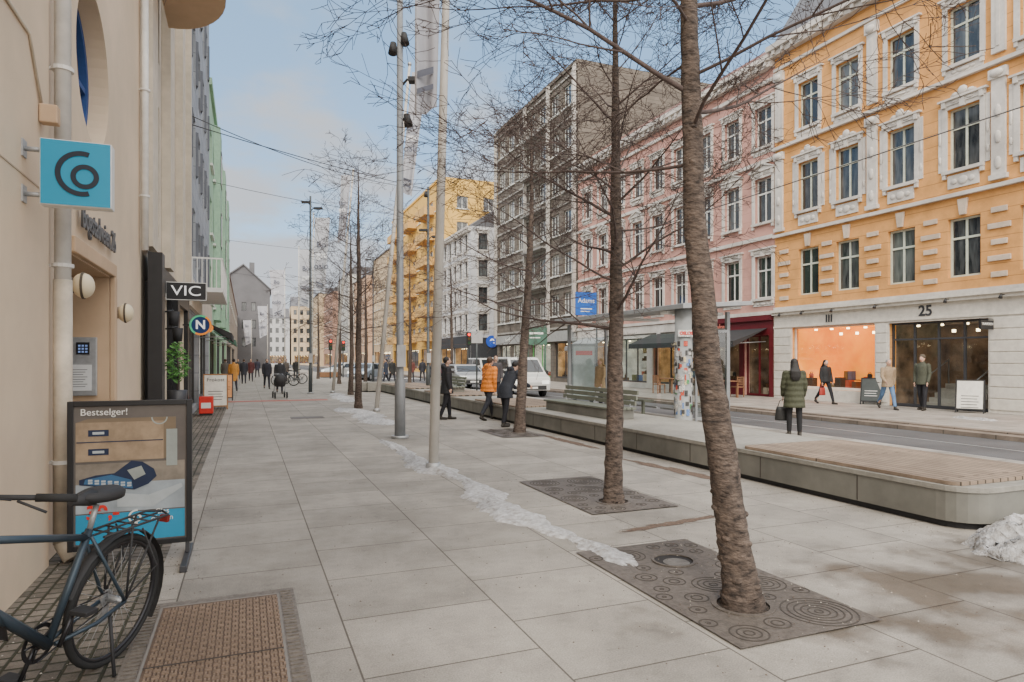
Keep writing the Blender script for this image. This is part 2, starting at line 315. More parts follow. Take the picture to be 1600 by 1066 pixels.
for k in range(6): m.box(11.8+k*.62,12.1+k*.62,60,63,-.13,-.126)
struct('crossing_stripes',m,whitep)
m=MB(); n=40
vs=[];fs=[]
for i in range(n+1):
    a=-60+i*3; h=45+18*math.sin(i*.5)+9*math.sin(i*1.3)
    x=900*math.sin(R(a)); y=900*math.cos(R(a)); vs+=[(x,y,-1),(x,y,h)]
for i in range(n): fs.append((2*i,2*i+2,2*i+3,2*i+1))
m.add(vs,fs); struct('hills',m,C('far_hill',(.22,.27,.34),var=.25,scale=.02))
# ------------------------------------------------------------ tree grates
soil=C('soil',(.05,.038,.03),rough=1,bump=1,bscale=60,var=.5,scale=40)
def grate(label,x0,y0,x1,y1,hole,seed,avoid=()):
    t=thing('tree_grate',label,'tree grate',(x0,y0,0),0,'cast iron tree grates'); rg=random.Random(seed); W=x1-x0; D=y1-y0
    m=MB(); hx,hy=hole[0]-x0,hole[1]-y0; hr=.19; n=28
    vs=[];fs=[]
    for i in range(n):
        a=2*math.pi*i/n; c,s_=math.cos(a),math.sin(a)
        tx=((W-hx)/c if c>1e-6 else (-hx/c if c<-1e-6 else 1e9)); ty=((D-hy)/s_ if s_>1e-6 else (-hy/s_ if s_<-1e-6 else 1e9)); k=min(tx,ty)
        vs+=[(hx+c*hr,hy+s_*hr,.012),(hx+c*k,hy+s_*k,.012)]
    for cx,cy in ((0,0),(W,0),(W,D),(0,D)): vs.append((cx,cy,.012))
    for i in range(n): j=(i+1)%n; fs.append((2*i,2*i+1,2*j+1,2*j))
    for q,(cx,cy) in enumerate(((0,0),(W,0),(W,D),(0,D))):
        a=math.atan2(cy-hy,cx-hx)%(2*math.pi); i=int(a/(2*math.pi)*n)%n; j=(i+1)%n; fs.append((2*i+1,2*n+q,2*j+1))
    m.add(vs,fs); m.build('plate',iron,t)
    m=MB(); placed=list(avoid)
    for tr_ in range(700):
        r=[.24,.20,.16][tr_%3] if tr_<60 else rg.choice([.12,.085,.06]); x=rg.uniform(r,W-r); y=rg.uniform(r,D-r)
        if math.hypot(x-hx,y-hy)<hr+r+.02: continue
        if any(math.hypot(x-a,y-b)<r+c+.03 for a,b,c in placed): continue
        placed.append((x,y,r)); k=r
        while k>.014: m.arc((x,y),k-.010,k,0,360,.0125,.0145,n=26,plane='xy'); k-=.042
    m.build('ring_pattern',ironD,t)
    m=MB(); m.ball((hx,hy,.0),(hr,hr,.018)); m.build('soil',soil,t)
    m=MB(); m.arc((hx,hy),hr-.02,hr+.015,0,360,.0125,.02,n=32,plane='xy'); m.build('collar',iron,t)
    return t
g1=grate('large cast iron tree grate around the nearest tree, with a round uncovered well',2.6,2.98,3.72,5.0,(3.07,3.5),1,[(.62,1.5,.19)])
m=MB(); m.arc((.62,1.5),.155,.175,0,360,.0146,.024,n=32,plane='xy'); m.build('collar',iron,g1)
m=MB(); m.arc((.62,1.5),0,.155,0,360,.0124,.0135,n=32,plane='xy'); m.build('well_shade_disc',C('well_shade',(.02,.017,.015)),g1)  # flat dark disc paints the shade down the well
m=MB(); m.arc((.62,1.46),0,.105,0,360,.014,.0155,n=32,plane='xy'); m.build('well_ice',C('grey_ice',(.13,.125,.115),rough=.3,var=.5,scale=22),g1)
grate('tree grate of ringed iron around the second tree from the camera',3.4,6.15,4.5,8.2,(3.93,6.62),2)
grate('far tree grate under the third tree beside the long platform',5.0,12.9,6.0,14.6,(5.72,13.75),3)
t=thing('service_cover','large rusty rectangular service cover with raised tread in the foreground paving','manhole cover',(-.62,2.9,0))
m=MB(); m.box(0,.93,0,2.08,.002,.014); m.build('frame',rust,t)
m=MB(); m.box(.115,.815,.1,1.96,.015,.021); m.build('lid',C('rusty_lid',(.12,.08,.055),rough=.75,var=.3,scale=20),t)
m=MB(); k=0; y=.13
while y<1.93:
    x=.13; j=0
    while x<.79:
        if (k+j)%2==0: m.box(x,min(x+.034,.81),y+.003,y+.012,.021,.028); m.box(x,min(x+.034,.81),y+.021,y+.030,.021,.028)
        else: m.box(x+.003,x+.012,y,y+.033,.021,.028); m.box(x+.022,x+.031,y,y+.033,.021,.028)
        x+=.041; j+=1
    y+=.040; k+=1
m.build('tread',rustL,t)
for xa in (.02,.84):
    m=MB()
    for j in range(40): yy=.06+j*.05; m.box(xa,xa+.07,yy,yy+.022,.0142,.02)
    m.build('edge_tread',rust,t)
m=MB(); m.box(.115,.815,1.02,1.03,.0285,.031); m.build('seam',ironD,t)
m=MB(); m.box(.1,.114,.09,1.97,.0145,.022); m.box(.816,.83,.09,1.97,.0145,.022); m.box(.1,.83,1.962,1.976,.0145,.022); m.build('lid_rim',C('rim_worn',(.24,.22,.20),metal=.2),t)
m=MB(); m.box(0,.9,0,.6,.002,.009); tag(m.build('drain_cover',iron,loc=(*at(455,655),0)),'small flat iron drain cover further along the paved walk','drain cover')
# loose grit
rg=random.Random(77); m=MB()
for k in range(2600):
    q=rg.random()
    if q<.35: x=rg.uniform(-1.45,-.3); y=rg.uniform(2.5,12)
    elif q<.6: x=rg.gauss(3.3,.7); y=rg.uniform(2.6,9)
    elif q<.8: x=rg.gauss(6.1,.15); y=rg.uniform(4,16)
    else: x=rg.uniform(0,6); y=rg.uniform(2.5,10)
    s_=rg.uniform(.003,.008); a=rg.uniform(0,6.28); c_,d_=math.cos(a)*s_,math.sin(a)*s_
    z0=.007 if x<-.6 else (.015 if 2.6<x<4.5 else .001)
    m.add([(x+c_,y+d_,z0),(x-d_,y+c_,z0),(x-c_,y-d_,z0),(x+d_,y-c_,z0),(x,y,z0+s_*.8)],[(0,1,4),(1,2,4),(2,3,4),(3,0,4)],m=rg.choice([0,0,1]))
tag(m.build('grit',[C('grit_dark',(.13,.10,.08)),C('grit_pale',(.42,.38,.33))]),'loose winter grit strewn over the paving','grit',kind='stuff')
# ------------------------------------------------------------ snow
def snow(name,label,pts,wid,hgt,seed,gap=0):
    rg=random.Random(seed); m=MB(); n=len(pts)*34; K=17; vs=[];fs=[]
    ph=[rg.uniform(0,6) for _ in range(8)]
    prev=[0]*K
    for i in range(n+1):
        f=i/n*(len(pts)-1); a=min(int(f),len(pts)-2); q=f-a
        x=pts[a][0]*(1-q)+pts[a+1][0]*q; y=pts[a][1]*(1-q)+pts[a+1][1]*q
        dx=pts[a+1][0]-pts[a][0]; dy=pts[a+1][1]-pts[a][1]; l=math.hypot(dx,dy); nx,ny=-dy/l,dx/l
        env=min(1,6*min(i/n,1-i/n))**.5
        if gap: env*=max(.5,min(1,.85+.45*math.sin(i*.08+ph[3])))
        wd=wid*env*(.8+.16*math.sin(i*.13+ph[0])+.12*math.sin(i*.37+ph[1])+.06*math.sin(i*.9+ph[2])); off=.2*wid*math.sin(i*.07+ph[4])
        for k in range(K):
            s_=(k/(K-1)-.5)*2; prev[k]=.55*prev[k]+.45*rg.uniform(0,1); h=hgt*env*(max(0,1-s_*s_)**.8)*(.45+.25*math.sin(i*.21+k*.6+ph[2])+.9*prev[k]+rg.uniform(0,.12))
            e=wid*.07 if k in(0,K-1) else wid*.03
            vs.append((x+nx*(s_*wd+off)+rg.uniform(-e,e),y+ny*s_*wd+rg.uniform(-.01,.01),h if 0<k<K-1 else -.003))
    for i in range(n):
        for k in range(K-1): a=i*K+k; fs.append((a,a+1,a+K+1,a+K))
    m.add(vs,fs,0,True); return tag(m.build(name,snowm),label,'snow',kind='stuff')
snow('snow_ridge','long dirty ridge of old snow running past the first white flagpole',[(2.85,4.4),(2.72,5.6),(2.65,7),(2.72,8.5),(2.62,10),(2.55,11.6),(2.6,13.6)],.31,.05,1,1)
snow('snow_patch','patch of old snow around the fourth tree farther up the walk',[(3.2,16.5),(3.3,18.5),(3.25,20.5),(3.0,23)],.5,.06,2)
snow('snow_patch','distant thin patch of snow between the far flagpoles',[(3.6,26),(3.9,29),(3.9,33)],.45,.06,3)
snow('snow_heap','low dirty snow heap against the near end of the long platform',[(5.75,3.5),(6.5,3.7),(7.6,3.8),(8.6,3.9)],.50,.19,4)
snow('snow_patch','small scrap of snow on the pavement before the orange building',[(18.5,11.5),(18.9,12.8)],.3,.05,5)
def blot(label,cx,cy,rx,ry,rot,seed,m_):
    rg=random.Random(seed); pts=[]; n=60
    for i in range(n):
        a=2*math.pi*i/n; k=1+rg.uniform(-.4,.3); x=rx*k*math.cos(a); y=ry*k*math.sin(a); pts.append((cx+x*math.cos(rot)-y*math.sin(rot),cy+x*math.sin(rot)+y*math.cos(rot)))
    tag(sheet(pts,.004+seed*.0004).build('dirt_patch',m_),label,'dirt',kind='stuff')
dm=C('wet_dirt',(.14,.095,.07),rough=.9,var=.5,scale=30)
blot('reddish streak of wet grit between the two nearest grates',3.95,5.55,.75,.06,.15,1,dm)
blot('thin line of grit beside the long platform base',5.9,8.3,.12,1.1,.1,2,dm)
blot('grit scattered along platform foot near the bending person',6.0,12,.1,1.3,.0,3,dm)
# ------------------------------------------------------------ platform
px0,px1,py0,py1,ph=6.35,8.3,4.15,34,.42
def rr(x0,x1,y0,y1,r):
    P=[]
    for cx,cy,a0 in ((x0+r,y0+r,180),(x1-r,y0+r,270),(x1-r,y1-r,0),(x0+r,y1-r,90)):
        for k in range(7): a=R(a0+15*k); P.append((cx+r*math.cos(a),cy+r*math.sin(a)))
    return P
t=thing('platform_bench','long low grey platform bench with timber decks running beside the street','platform',(0,0,0))
m=MB(); m.prism(rr(px0+.06,px1,py0+.06,py1,.3),'z',.0,.07); m.build('plinth',blackm,t)
y=5.4
m=MB(); m.prism(rr(px0,px1,py0,py1,.35),'z',.07,.36)
while y<33: m.box(px0-.004,px0+.01,y,y+.012,.08,.35,1); y+=1.5
m.build('base',[panelg,ironD],t)
m=MB(); m.prism(rr(px0-.015,px1+.01,py0-.015,py1,.36),'z',.363,ph); m.build('top_slab',conc,t,bev=.006)
for a,b in ((4.3,7.3),(15.5,18.9),(21,25),(27,33.5)):
    m=MB(); m.prism(rr(px0+.02,px1-.1,a,b,.12),'z',ph+.003,ph+.04); m.build('deck',wood,t)
benchm=C('bench_slat',(.16,.17,.135),rough=.6)
def pbench(label,y0,y1,x=7.15):
    t=thing('street_bench',label,'bench',(x,y0,ph+.0),0,'grey benches on the platform'); Ln=y1-y0
    m=MB(); m.box(-.28,.28,.1,Ln-.1,.0,.2); m.build('base',panelg,t,bev=.01)
    m=MB()
    for k in range(5): m.box(-.3+k*.12,-.2+k*.12,0,Ln,.203,.245)
    m.build('seat',benchm,t,bev=.005)
    m=MB()
    for k in range(3): m.box(.24+k*.03,.28+k*.03,0,Ln,.28+k*.11,.37+k*.11)
    m.build('backrest',benchm,t,bev=.005)
    for y in (.15,Ln-.2,Ln/2): m=MB(); m.prism([(.2,.2),(.26,.2),(.38,.6),(.34,.6)],'y',y,y+.05); m.build('bracket',steel,t)
pbench('grey slatted bench on the platform left of the glass shelter',11.6,14.9)
pbench('distant slatted bench farther along the long platform',23,26)
# ------------------------------------------------------------ buildings
cache={}
def cmesh(key,fn,mats):
    if key not in cache: mb=MB(); fn(mb); cache[key]=mb.mesh(key[0],mats)
    return cache[key]
def child(name,me,parent,loc=(0,0,0),rz=0):
    o=bpy.data.objects.new(name,me); COL.objects.link(o); o.parent=parent; o.location=loc; o.rotation_euler=(0,0,rz); return o
STY={
 'orange2':(frameg,pane,1,[.66],None,'none'),
 'orange3':(frameg,pane,1,[.68],whites,'crest'),
 'orange4':(frameg,pane,1,[.68],whites,'flat'),
 'pink':(framew,pane,1,[.66],whites,'flat'),
 'pinkp':(framew,pane,1,[.66],whites,'pediment'),
 'plain':(framew,pane2,1,[],None,'sill'),
 'plainb':(framed,pane,1,[.6],whites,'flat'),
 'dark':(framed,pane,1,[],None,'none'),
 'wide':(framew,pane2,2,[],None,'sill'),
 'far':(framed,pane,0,[],None,'none'),
}
def wallgrid(mb,W,H,holes,d,tf,m=0,x00=0,z00=0):
    xs=sorted({x00,W}|{min(max(h[i],x00),W) for h in holes for i in (0,1)}); zs=sorted({z00,H}|{h[i] for h in holes for i in (2,3)})
    for a,b in zip(xs,xs[1:]):
        for c,e in zip(zs,zs[1:]):
            mx_,mz=(a+b)/2,(c+e)/2
            if any(h[0]<mx_<h[1] and h[2]<mz<h[3] for h in holes): continue
            mb.add([tf(a,0,c),tf(b,0,c),tf(b,0,e),tf(a,0,e)],[(0,1,2,3)],m)
    for h in holes:
        x0,x1,z0,z1=h[:4]
        mb.add([tf(x0,0,z0),tf(x0,d,z0),tf(x0,d,z1),tf(x0,0,z1)],[(0,1,2,3)],m); mb.add([tf(x1,0,z0),tf(x1,d,z0),tf(x1,d,z1),tf(x1,0,z1)],[(3,2,1,0)],m)
        mb.add([tf(x0,0,z1),tf(x1,0,z1),tf(x1,d,z1),tf(x0,d,z1)],[(0,1,2,3)],m); mb.add([tf(x0,0,z0),tf(x1,0,z0),tf(x1,d,z0),tf(x0,d,z0)],[(3,2,1,0)],m)
def window(root,x0,x1,z0,z1,sty,loc=None,rz=0,rec=.14):
    fm,pm,nv,trs,sm,kind=STY[sty]; w=round(x1-x0,2); h=round(z1-z0,2)
    def fr(mb):
        a=-w/2+.002; b=w/2-.002; tk=.07
        mb.box(a,a+tk,rec,rec+.07,.002,h-.002); mb.box(b-tk,b,rec,rec+.07,.002,h-.002); mb.box(a+tk,b-tk,rec,rec+.07,.002,tk); mb.box(a+tk,b-tk,rec,rec+.07,h-tk,h-.002)
        for i in range(nv): x=-w/2+w*(i+1)/(nv+1); mb.box(x-.035,x+.035,rec+.005,rec+.065,tk,h-tk)
        for q in trs: mb.box(a+tk,b-tk,rec-.004,rec+.06,h*q-.035,h*q+.035)
    def pn(mb): mb.box(-w/2+.03,w/2-.03,rec+.03,rec+.04,.03,h-.03)
    o=child('window',cmesh(('window',w,h,sty,rec),fr,fm),root,loc or ((x0+x1)/2,0,z0),rz)
    child('pane',cmesh(('pane',w,h,pm.name,rec),pn,pm),o)
    if kind!='none':
        def sl_(mb): mb.box(-w/2-.14,w/2+.14,-.12,.02,-.11,-.003)
        child('sill',cmesh(('sill',w,sty),sl_,sm or framew),o)
    if kind in('flat','pediment','crest'):
        def su(mb):
            for s_ in (-1,1):
                a=s_*(w/2+.002); b=s_*(w/2+.16); mb.box(min(a,b),max(a,b),-.05,.01,-.0,h+.12)
                if kind=='crest':
                    a=s_*(w/2+.17); b=s_*(w/2+.30); mb.box(min(a,b),max(a,b),-.03,.01,.0,h+.12); mb.ball((s_*(w/2+.24),-.04,h*.55),(.05,.03,.22)); mb.ball((s_*(w/2+.24),-.04,h*.2),(.045,.03,.12))
                mb.box(s_*(w/2+.08)-.06,s_*(w/2+.08)+.06,-.13,.0,h+.08,h+.28); mb.box(s_*(w/2+.08)-.05,s_*(w/2+.08)+.05,-.10,.0,-.26,-.12)
            mb.box(-w/2-.002,w/2+.002,-.05,.01,h+.002,h+.12)
            mb.box(-w/2-.26,w/2+.26,-.15,.0,h+.28,h+.34); mb.box(-w/2-.18,w/2+.18,-.08,.0,h+.125,h+.278)
            mb.box(-.08,.08,-.11,.0,h-.02,h+.24); mb.ball((-.25,-.08,h+.2),(.12,.03,.04)); mb.ball((.25,-.08,h+.2),(.12,.03,.04))
            if kind=='crest':
                mb.box(-.4,.4,-.05,.0,h+.342,h+.44); mb.ball((0,-.07,h+.5),(.16,.06,.14)); mb.ball((-.25,-.05,h+.43),(.12,.04,.07)); mb.ball((.25,-.05,h+.43),(.12,.04,.07))
            if kind=='pediment':
                mb.prism([(-w/2-.2,h+.342),(w/2+.2,h+.342),(0,h+.58)],'y',-.08,.0)
                mb.prism([(-w/2-.3,h+.342),(0,h+.68),(w/2+.3,h+.342),(w/2+.2,h+.342),(0,h+.59),(-w/2-.2,h+.342)],'y',-.16,-.02)
            if kind=='flat': mb.box(-w/2-.1,w/2+.1,-.03,.0,-.36,-.14); mb.ball((0,-.04,-.25),(.2,.04,.07)); mb.ball((-.3,-.04,-.25),(.09,.03,.05)); mb.ball((.3,-.04,-.25),(.09,.03,.05))
        child('surround',cmesh(('surround',w,h,sty),su,sm),o)
    return o
def shopwin(root,x0,x1,z0,z1,fm,im,nv=1,depth=2.2,trs=(),rec=.12,nsh=4,floor=True):
    w=x1-x0;h=z1-z0; m=MB(); tk=.06
    m.box(0.003,tk,rec,rec+.08,.003,h-.003); m.box(w-tk,w-.003,rec,rec+.08,.003,h-.003); m.box(tk,w-tk,rec,rec+.08,.003,.1); m.box(tk,w-tk,rec,rec+.08,h-tk,h-.003)
    for i in range(nv): x=w*(i+1)/(nv+1); m.box(x-.03,x+.03,rec,rec+.08,.1,h-tk)
    for q in trs: m.box(tk,w-tk,rec-.005,rec+.07,h*q-.03,h*q+.03)
    o=m.build('shop_window',fm,root,loc=(x0,0,z0))
    m=MB(); m.add([(.03,rec+.04,.03),(w-.03,rec+.04,.03),(w-.03,rec+.04,h-.03),(.03,rec+.04,h-.03)],[(0,1,2,3)]); m.build('pane',glass,o)
    m=MB(); D=depth; a=rec+.2
    m.add([(0,D,0),(w,D,0),(w,D,h),(0,D,h)],[(0,1,2,3)]); m.add([(0,a,0),(0,D,0),(0,D,h),(0,a,h)],[(0,1,2,3)]); m.add([(w,a,0),(w,D,0),(w,D,h),(w,a,h)],[(0,1,2,3)])
    m.add([(0,a,h),(w,a,h),(w,D,h),(0,D,h)],[(0,1,2,3)]); m.add([(0,a,0.01),(w,a,0.01),(w,D,0.01),(0,D,0.01)],[(0,1,2,3)])
    m.build('interior',im,o)
    rg=random.Random(int(x0*100+w*77)); m=MB()
    for s_ in range(nsh):
        z=.35+s_*(h-.7)/4; x=.3+rg.uniform(0,.4)
        m.box(x,w-.3,D-.4,D-.05,z-.03,z,5)
        while x<w-.5:
            ww=rg.uniform(.08,.28); hh=rg.uniform(.1,(h-.8)/4*.85)
            if rg.random()<.75: m.box(x,x+ww,D-.36,D-.1,z,z+hh,rg.randrange(6))
            x+=ww+rg.uniform(.02,.15)
    x=.25
    while x<w-.4 and floor:
        hh=rg.uniform(.15,.5); ww=rg.uniform(.12,.3)
        if rg.random()<.75:
            m.box(x,x+ww,a+.2,a+.5,.02,hh,m=rg.randrange(6))
            if rg.random()<.6: m.loft([(x+.12,a+.35,hh,.10,.06),(x+.12,a+.35,hh+.15,.12,.06),(x+.12,a+.35,hh+.2,.06,.03)],n=8,m=rg.choice([0,1,5,5])); m.arc((x+.12,hh+.2),.05,.062,0,180,a+.34,a+.36,n=8,m=5)
        x+=ww+rg.uniform(.05,.4)
    if m.v: m.build('window_display',goods,o)
    m=MB()
    for k in range(max(1,int(w/.8))):
        x=w*(k+.5)/max(1,int(w/.8)); m.tube([(x,.9,h-.12),(x,.9,h-.06)],.06,n=10); m.tube([(x+.2,D-.5,h-.3),(x+.2,D-.5,h-.2)],.06,n=10)
    m.build('spotlight',C('warm_lamp',(1,.78,.45),emit=10,var=0,dirt=0),o)
    return o
def bldg(label,loc,rz,W,D,H,wm,front=(),side=(),cornice=None,roof='flat',shops=(),name='building',rm=None,rh=1.6):
    t=thing(name,label,'building',loc,rz); rm=rm or roofm
    holes=[f[:4] for f in front]+[s[:4] for s in shops]
    sh=[f[:4] for f in side]
    m=MB(); wallgrid(m,W,H,holes,.3,lambda x,d,z:(x,d,z)); 
    wallgrid(m,D,H,sh,.3,lambda x,d,z:(W-d,x,z)); m.add([(0,0,0),(0,D,0),(0,D,H),(0,0,H)],[(0,1,2,3)]); m.add([(0,D,0),(W,D,0),(W,D,H),(0,D,H)],[(0,1,2,3)]); m.add([(0,0,H),(W,0,H),(W,D,H),(0,D,H)],[(0,1,2,3)])
    m.build('wall',wm,t)
    for f in front: window(t,*f)
    for f in side: window(t,*f,loc=(W,(f[0]+f[1])/2,f[2]),rz=math.pi/2)
    for s in shops: shopwin(t,*s[:4],*s[4:])
    if cornice:
        m=MB(); m.box(-.1,W+.0,-.45,-.003,H-.25,H-.02); m.box(0,W,-.3,-.003,H-.5,H-.252); 
        x=.2
        while x<W-.2: m.box(x,x+.14,-.4,-.31,H-.45,H-.253); x+=.5
        m.build('cornice',cornice,t)
    if roof=='mansard':
        m=MB(); m.prism([(-.2,H+.002),(D,H+.002),(D-1,H+rh),(1.4,H+rh)],'x',0,W); m.build('roof',rm,t)
    if roof=='gable':
        m=MB(); m.prism([(-.1,H+.002),(D+.1,H+.002),(D/2,H+D*.35)],'x',0,W); m.build('roof',rm,t)
    if roof=='flat':
        m=MB(); m.box(-.08,W+.002,-.12,D,H+.002,H+.3); m.build('roof_edge',wm,t)
    return t
def cols(cx,w,zs,sty): return [(x-w/2,x+w/2,z0,z1,s_) for x in cx for (z0,z1),s_ in zip(zs,sty)]
OX=[1.85,3.75,6.0,8.2,10.4,12.4]
fr=cols(OX,1.05,[(4.34,6.27),(7.86,9.87),(11.3,13.2)],['orange2','orange3','orange4'])
shops=[(1.0,5.0,.45,3.0,framew,intO,0,2.6,(),.12,1),(5.55,9.0,.0,2.95,framed,intD,3,3.0,(.8,),.12,0,False),(10.2,13.6,.45,3.0,framew,intO,0,2.6,(),.12,1)]
ob=bldg('ornate orange building with white window surrounds and number 25',(RX,22.5,0),-math.pi/2,14.5,14,15.3,orange,fr,cornice=whites,roof='mansard',shops=shops,rh=2.4)
pf=C('pale_facing',(.66,.62,.55),bump=.15,dirt=.15)
m=MB(); wallgrid(m,14.5,3.72,[s[:4] for s in shops],.06,lambda x,d,z:(x,d-.06,z)); m.box(0,14.5,-.2,-.061,3.56,3.72); m.box(0,14.5,-.28,-.2,3.68,3.78); m.box(0,14.5,-.10,-.061,3.02,3.08); m.build('ground_floor_facing',pf,ob)
for z,dp in ((3.79,.1),(6.95,.16),(10.75,.16),(14.2,.1)): m=MB(); m.box(0,14.5,-dp,-.003,z,z+.12); m.build('string_course',whites,ob)
pst=C('pale_stone',(.62,.50,.39),bump=.4,bscale=30,dirt=.25)
for x in [.55,2.8,4.88,7.1,9.3,11.4]:
    m=MB()
    for k in range(5): 
        z=4.2+k*.5; wd=.34 if k%2 else .24
        m.box(x-wd,x+wd,-.06,-.003,z,z+.17)
    m.build('rustication',pst,ob,bev=.015)
for x in OX: m=MB(); m.prism([(x-.1,6.33),(x+.1,6.33),(x+.17,6.85),(x-.17,6.85)],'y',-.09,-.003); m.build('keystone',pst,ob,bev=.015)
for x in (.3,4.88,9.3,13.3):
    m=MB(); m.box(x-.2,x+.2,-.1,-.003,7.35,10.3); m.box(x-.26,x+.26,-.16,-.003,10.3,10.6); m.box(x-.26,x+.26,-.14,-.003,7.2,7.348)
    for k in range(3): m.ball((x,-.11,7.7+k*.8),(.10,.05,.2)); 
    m.ball((x,-.17,10.45),(.2,.08,.13)); m.build('pilaster',whites,ob)
    m=MB(); m.box(x-.2,x+.2,-.1,-.003,11.1,13.7); m.box(x-.26,x+.26,-.16,-.003,13.7,14.1); m.ball((x,-.17,13.85),(.2,.08,.14)); m.box(x-.05,x+.05,-.12,-.101,11.3,13.5); m.build('pilaster',whites,ob)
for x in OX:
    m=MB(); m.box(x-.5,x+.5,-.05,-.003,7.25,7.68); m.ball((x,-.06,7.46),(.16,.04,.14)); m.ball((x-.28,-.06,7.46),(.1,.03,.09)); m.ball((x+.28,-.06,7.46),(.1,.03,.09)); m.build('relief_panel',whites,ob)
text('25',.50,framed,ob,(6.95,-.075,3.30),bold=.012)
for k in range(3): m=MB(); m.box(2.79+k*.12,2.86+k*.12,-.08,-.062,3.14,3.44); m.build('emblem_bar',framed,ob)
for (a,b) in ((0.02,.95),(5.05,5.5),(9.05,10.15),(13.65,14.45)):
    m=MB()
    for k in range(8): m.box(a,b,-.085,-.0605,.1+k*.36,.1+k*.36+.33)
    m.build('pier_block',pf,ob,bev=.01)
m=MB()
for k in range(5): m.box(6.4,8.2,.6+k*.28,.9+k*.28,.0,.16*(k+1))
m.build('entrance_steps',C('steps',(.34,.31,.27)),ob)
for x in (6.4,8.2): m=MB(); m.tube([(x,.6,.15),(x,.6,.95),(x,1.9,1.65),(x,1.9,.8)],.025); m.build('handrail',steel,ob)
t=thing('projecting_sign','small black sign plate with white lettering right of the entrance numbered 25','sign',(RX-.1,13.35,2.72))
m=MB(); m.box(-.6,-.0,-.03,.03,-.14,.14); m.build('plate',black,t); m=MB(); m.tube([(.1,0,.18),(-.62,0,.18)],.015); m.build('bracket',black,t)
text('TRAVEREN',.11,whitep,t,(-.3,-.036,.02))
for x in (.7,1.9,3.4,5.3,7.9,9.6,11.2):
    m=MB(); m.tube([(x,-.28,3.62),(x,-.42,3.60)],.015); m.tube([(x,-.42,3.63),(x,-.47,3.5)],[.03,.06]) ; m.build('facade_lamp',black,ob)
PX=[1.4+2.05*k for k in range(9)]
fr=cols(PX,1.05,[(4.4,6.3),(7.8,9.8),(11.2,13.0)],['pink','pinkp','pink'])
shops=[(14.4,16.3,.6,2.75,redd,intD,1,2.2),(16.6,18.2,.0,2.75,redd,intD,1,2.2),(.6,4.2,.3,2.9,framed,intW,1,2.2),(4.8,8.6,.3,2.9,framed,intC,2,2.2),(9.2,13.6,.3,2.9,framed,intW,2,2.2)]
pb=bldg('salmon pink building with white window surrounds and burgundy ground floor',(RX,41,0),-math.pi/2,18.48,14,15.0,pink,fr,cornice=whites,roof='mansard',shops=shops,rm=roofr,rh=1.3)
m=MB(); wallgrid(m,18.45,3.6,[s[:4] for s in shops[:2]],.06,lambda x,d,z:(x,d-.06,z),x00=14.0); m.box(14,18.45,-.16,-.061,3.4,3.62); m.build('red_shopfront',redd,pb)
m=MB(); wallgrid(m,13.95,3.6,[s[:4] for s in shops[2:]],.06,lambda x,d,z:(x,d-.06,z)); m.build('ground_floor_facing',whites,pb)
for z in (3.64,7.0,10.4,13.9): m=MB(); m.box(0,18.45,-.12,-.003,z,z+.16); m.build('string_course',whites,pb)
text('Baker',.42,C('sign_pale_red',(.5,.14,.10)),pb,(15.1,-.18,3.2),bold=.01)
def awning(label,y0,y1,z,out,drop,m_,x=RX-.06,sgn=-1):
    m=MB(); x1=x+sgn*out
    m.add([(x,y0,z),(x,y1,z),(x1,y1,z-drop),(x1,y0,z-drop)],[(0,1,2,3)]); m.add([(x1,y0,z-drop),(x1,y1,z-drop),(x1,y1,z-drop-.25),(x1,y0,z-drop-.25)],[(0,1,2,3)])
    m.add([(x,y0,z),(x1,y0,z-drop),(x1,y0,z-drop-.25)],[(0,1,2)]); m.add([(x,y1,z),(x1,y1,z-drop),(x1,y1,z-drop-.25)],[(0,1,2)])
    t=thing('awning',label,'awning',(0,0,0)); o=m.build('canopy',m_,t)
    for y in (y0+.1,y1-.1): m=MB(); m.tube([(x,y,z-.6),(x1,y,z-drop-.1)],.02); m.build('arm',steel,t)
awning('black awning over the dark red shopfront',22.9,26.8,3.05,1.9,.6,blackm)
awning('long black awning beside the red shopfront, behind the glass shelter',27.6,31.8,3.1,1.6,.6,blackm)
awning('grey striped awning on the far part of the pink building',36.9,40.2,3.1,1.4,.6,C('awning_grey',(.25,.26,.27)))
fr=[]
for k in range(6):
    z=4.0+k*3.0
    for j in range(7): fr.append((.5+j*2.2,2.0+j*2.2,z+.9,z+2.5,'wide'))
shops=[(.6,3.2,.3,2.9,framed,intC,1),(3.8,7.2,.3,2.9,framew,intC,1),(7.9,11.5,.3,2.9,C('shop_green',(.12,.42,.12)),intC,1),(12.2,15.4,.3,2.9,framed,intW,1)]
bb=bldg('tall brown panelled modern block with white framed window bands',(RX,57,0),-math.pi/2,15.98,14,22.4,brown,fr,roof='flat',shops=shops)
for k in range(7): m=MB(); m.box(0,15.9,-.1,-.003,3.9+k*3.0,4.05+k*3.0); m.build('floor_band',C('pale_band',(.32,.30,.27)),bb)
for x in (0.03,6.9,11.4,15.7): m=MB(); m.box(x,x+.2,-.35,-.101,3.6,22.4); m.build('fin',C('pale_fin',(.48,.45,.41)),bb)
for k in range(6):
    m=MB(); m.box(7.15,11.35,-.7,-.11,4.15+k*3,4.3+k*3); 
    for j in range(22): m.box(7.15+j*.19,7.17+j*.19,-.7,-.67,4.3+k*3,5.1+k*3)
    m.box(7.15,11.35,-.71,-.66,5.1+k*3,5.15+k*3); m.build('balcony',C('balcony_grey',(.28,.27,.25)),bb)
m=MB(); m.box(.1,15.8,-.2,-.005,3.0,3.75); m.build('fascia',C('fascia_grey',(.34,.34,.33)),bb)
text('norli',.6,framew,bb,(3.2,-.24,3.38),bold=.015)
m=MB(); m.box(8.1,11.3,-.26,-.205,3.02,3.7); m.build('green_fascia',C('fascia_green',(.08,.42,.10),emit=.15),bb)
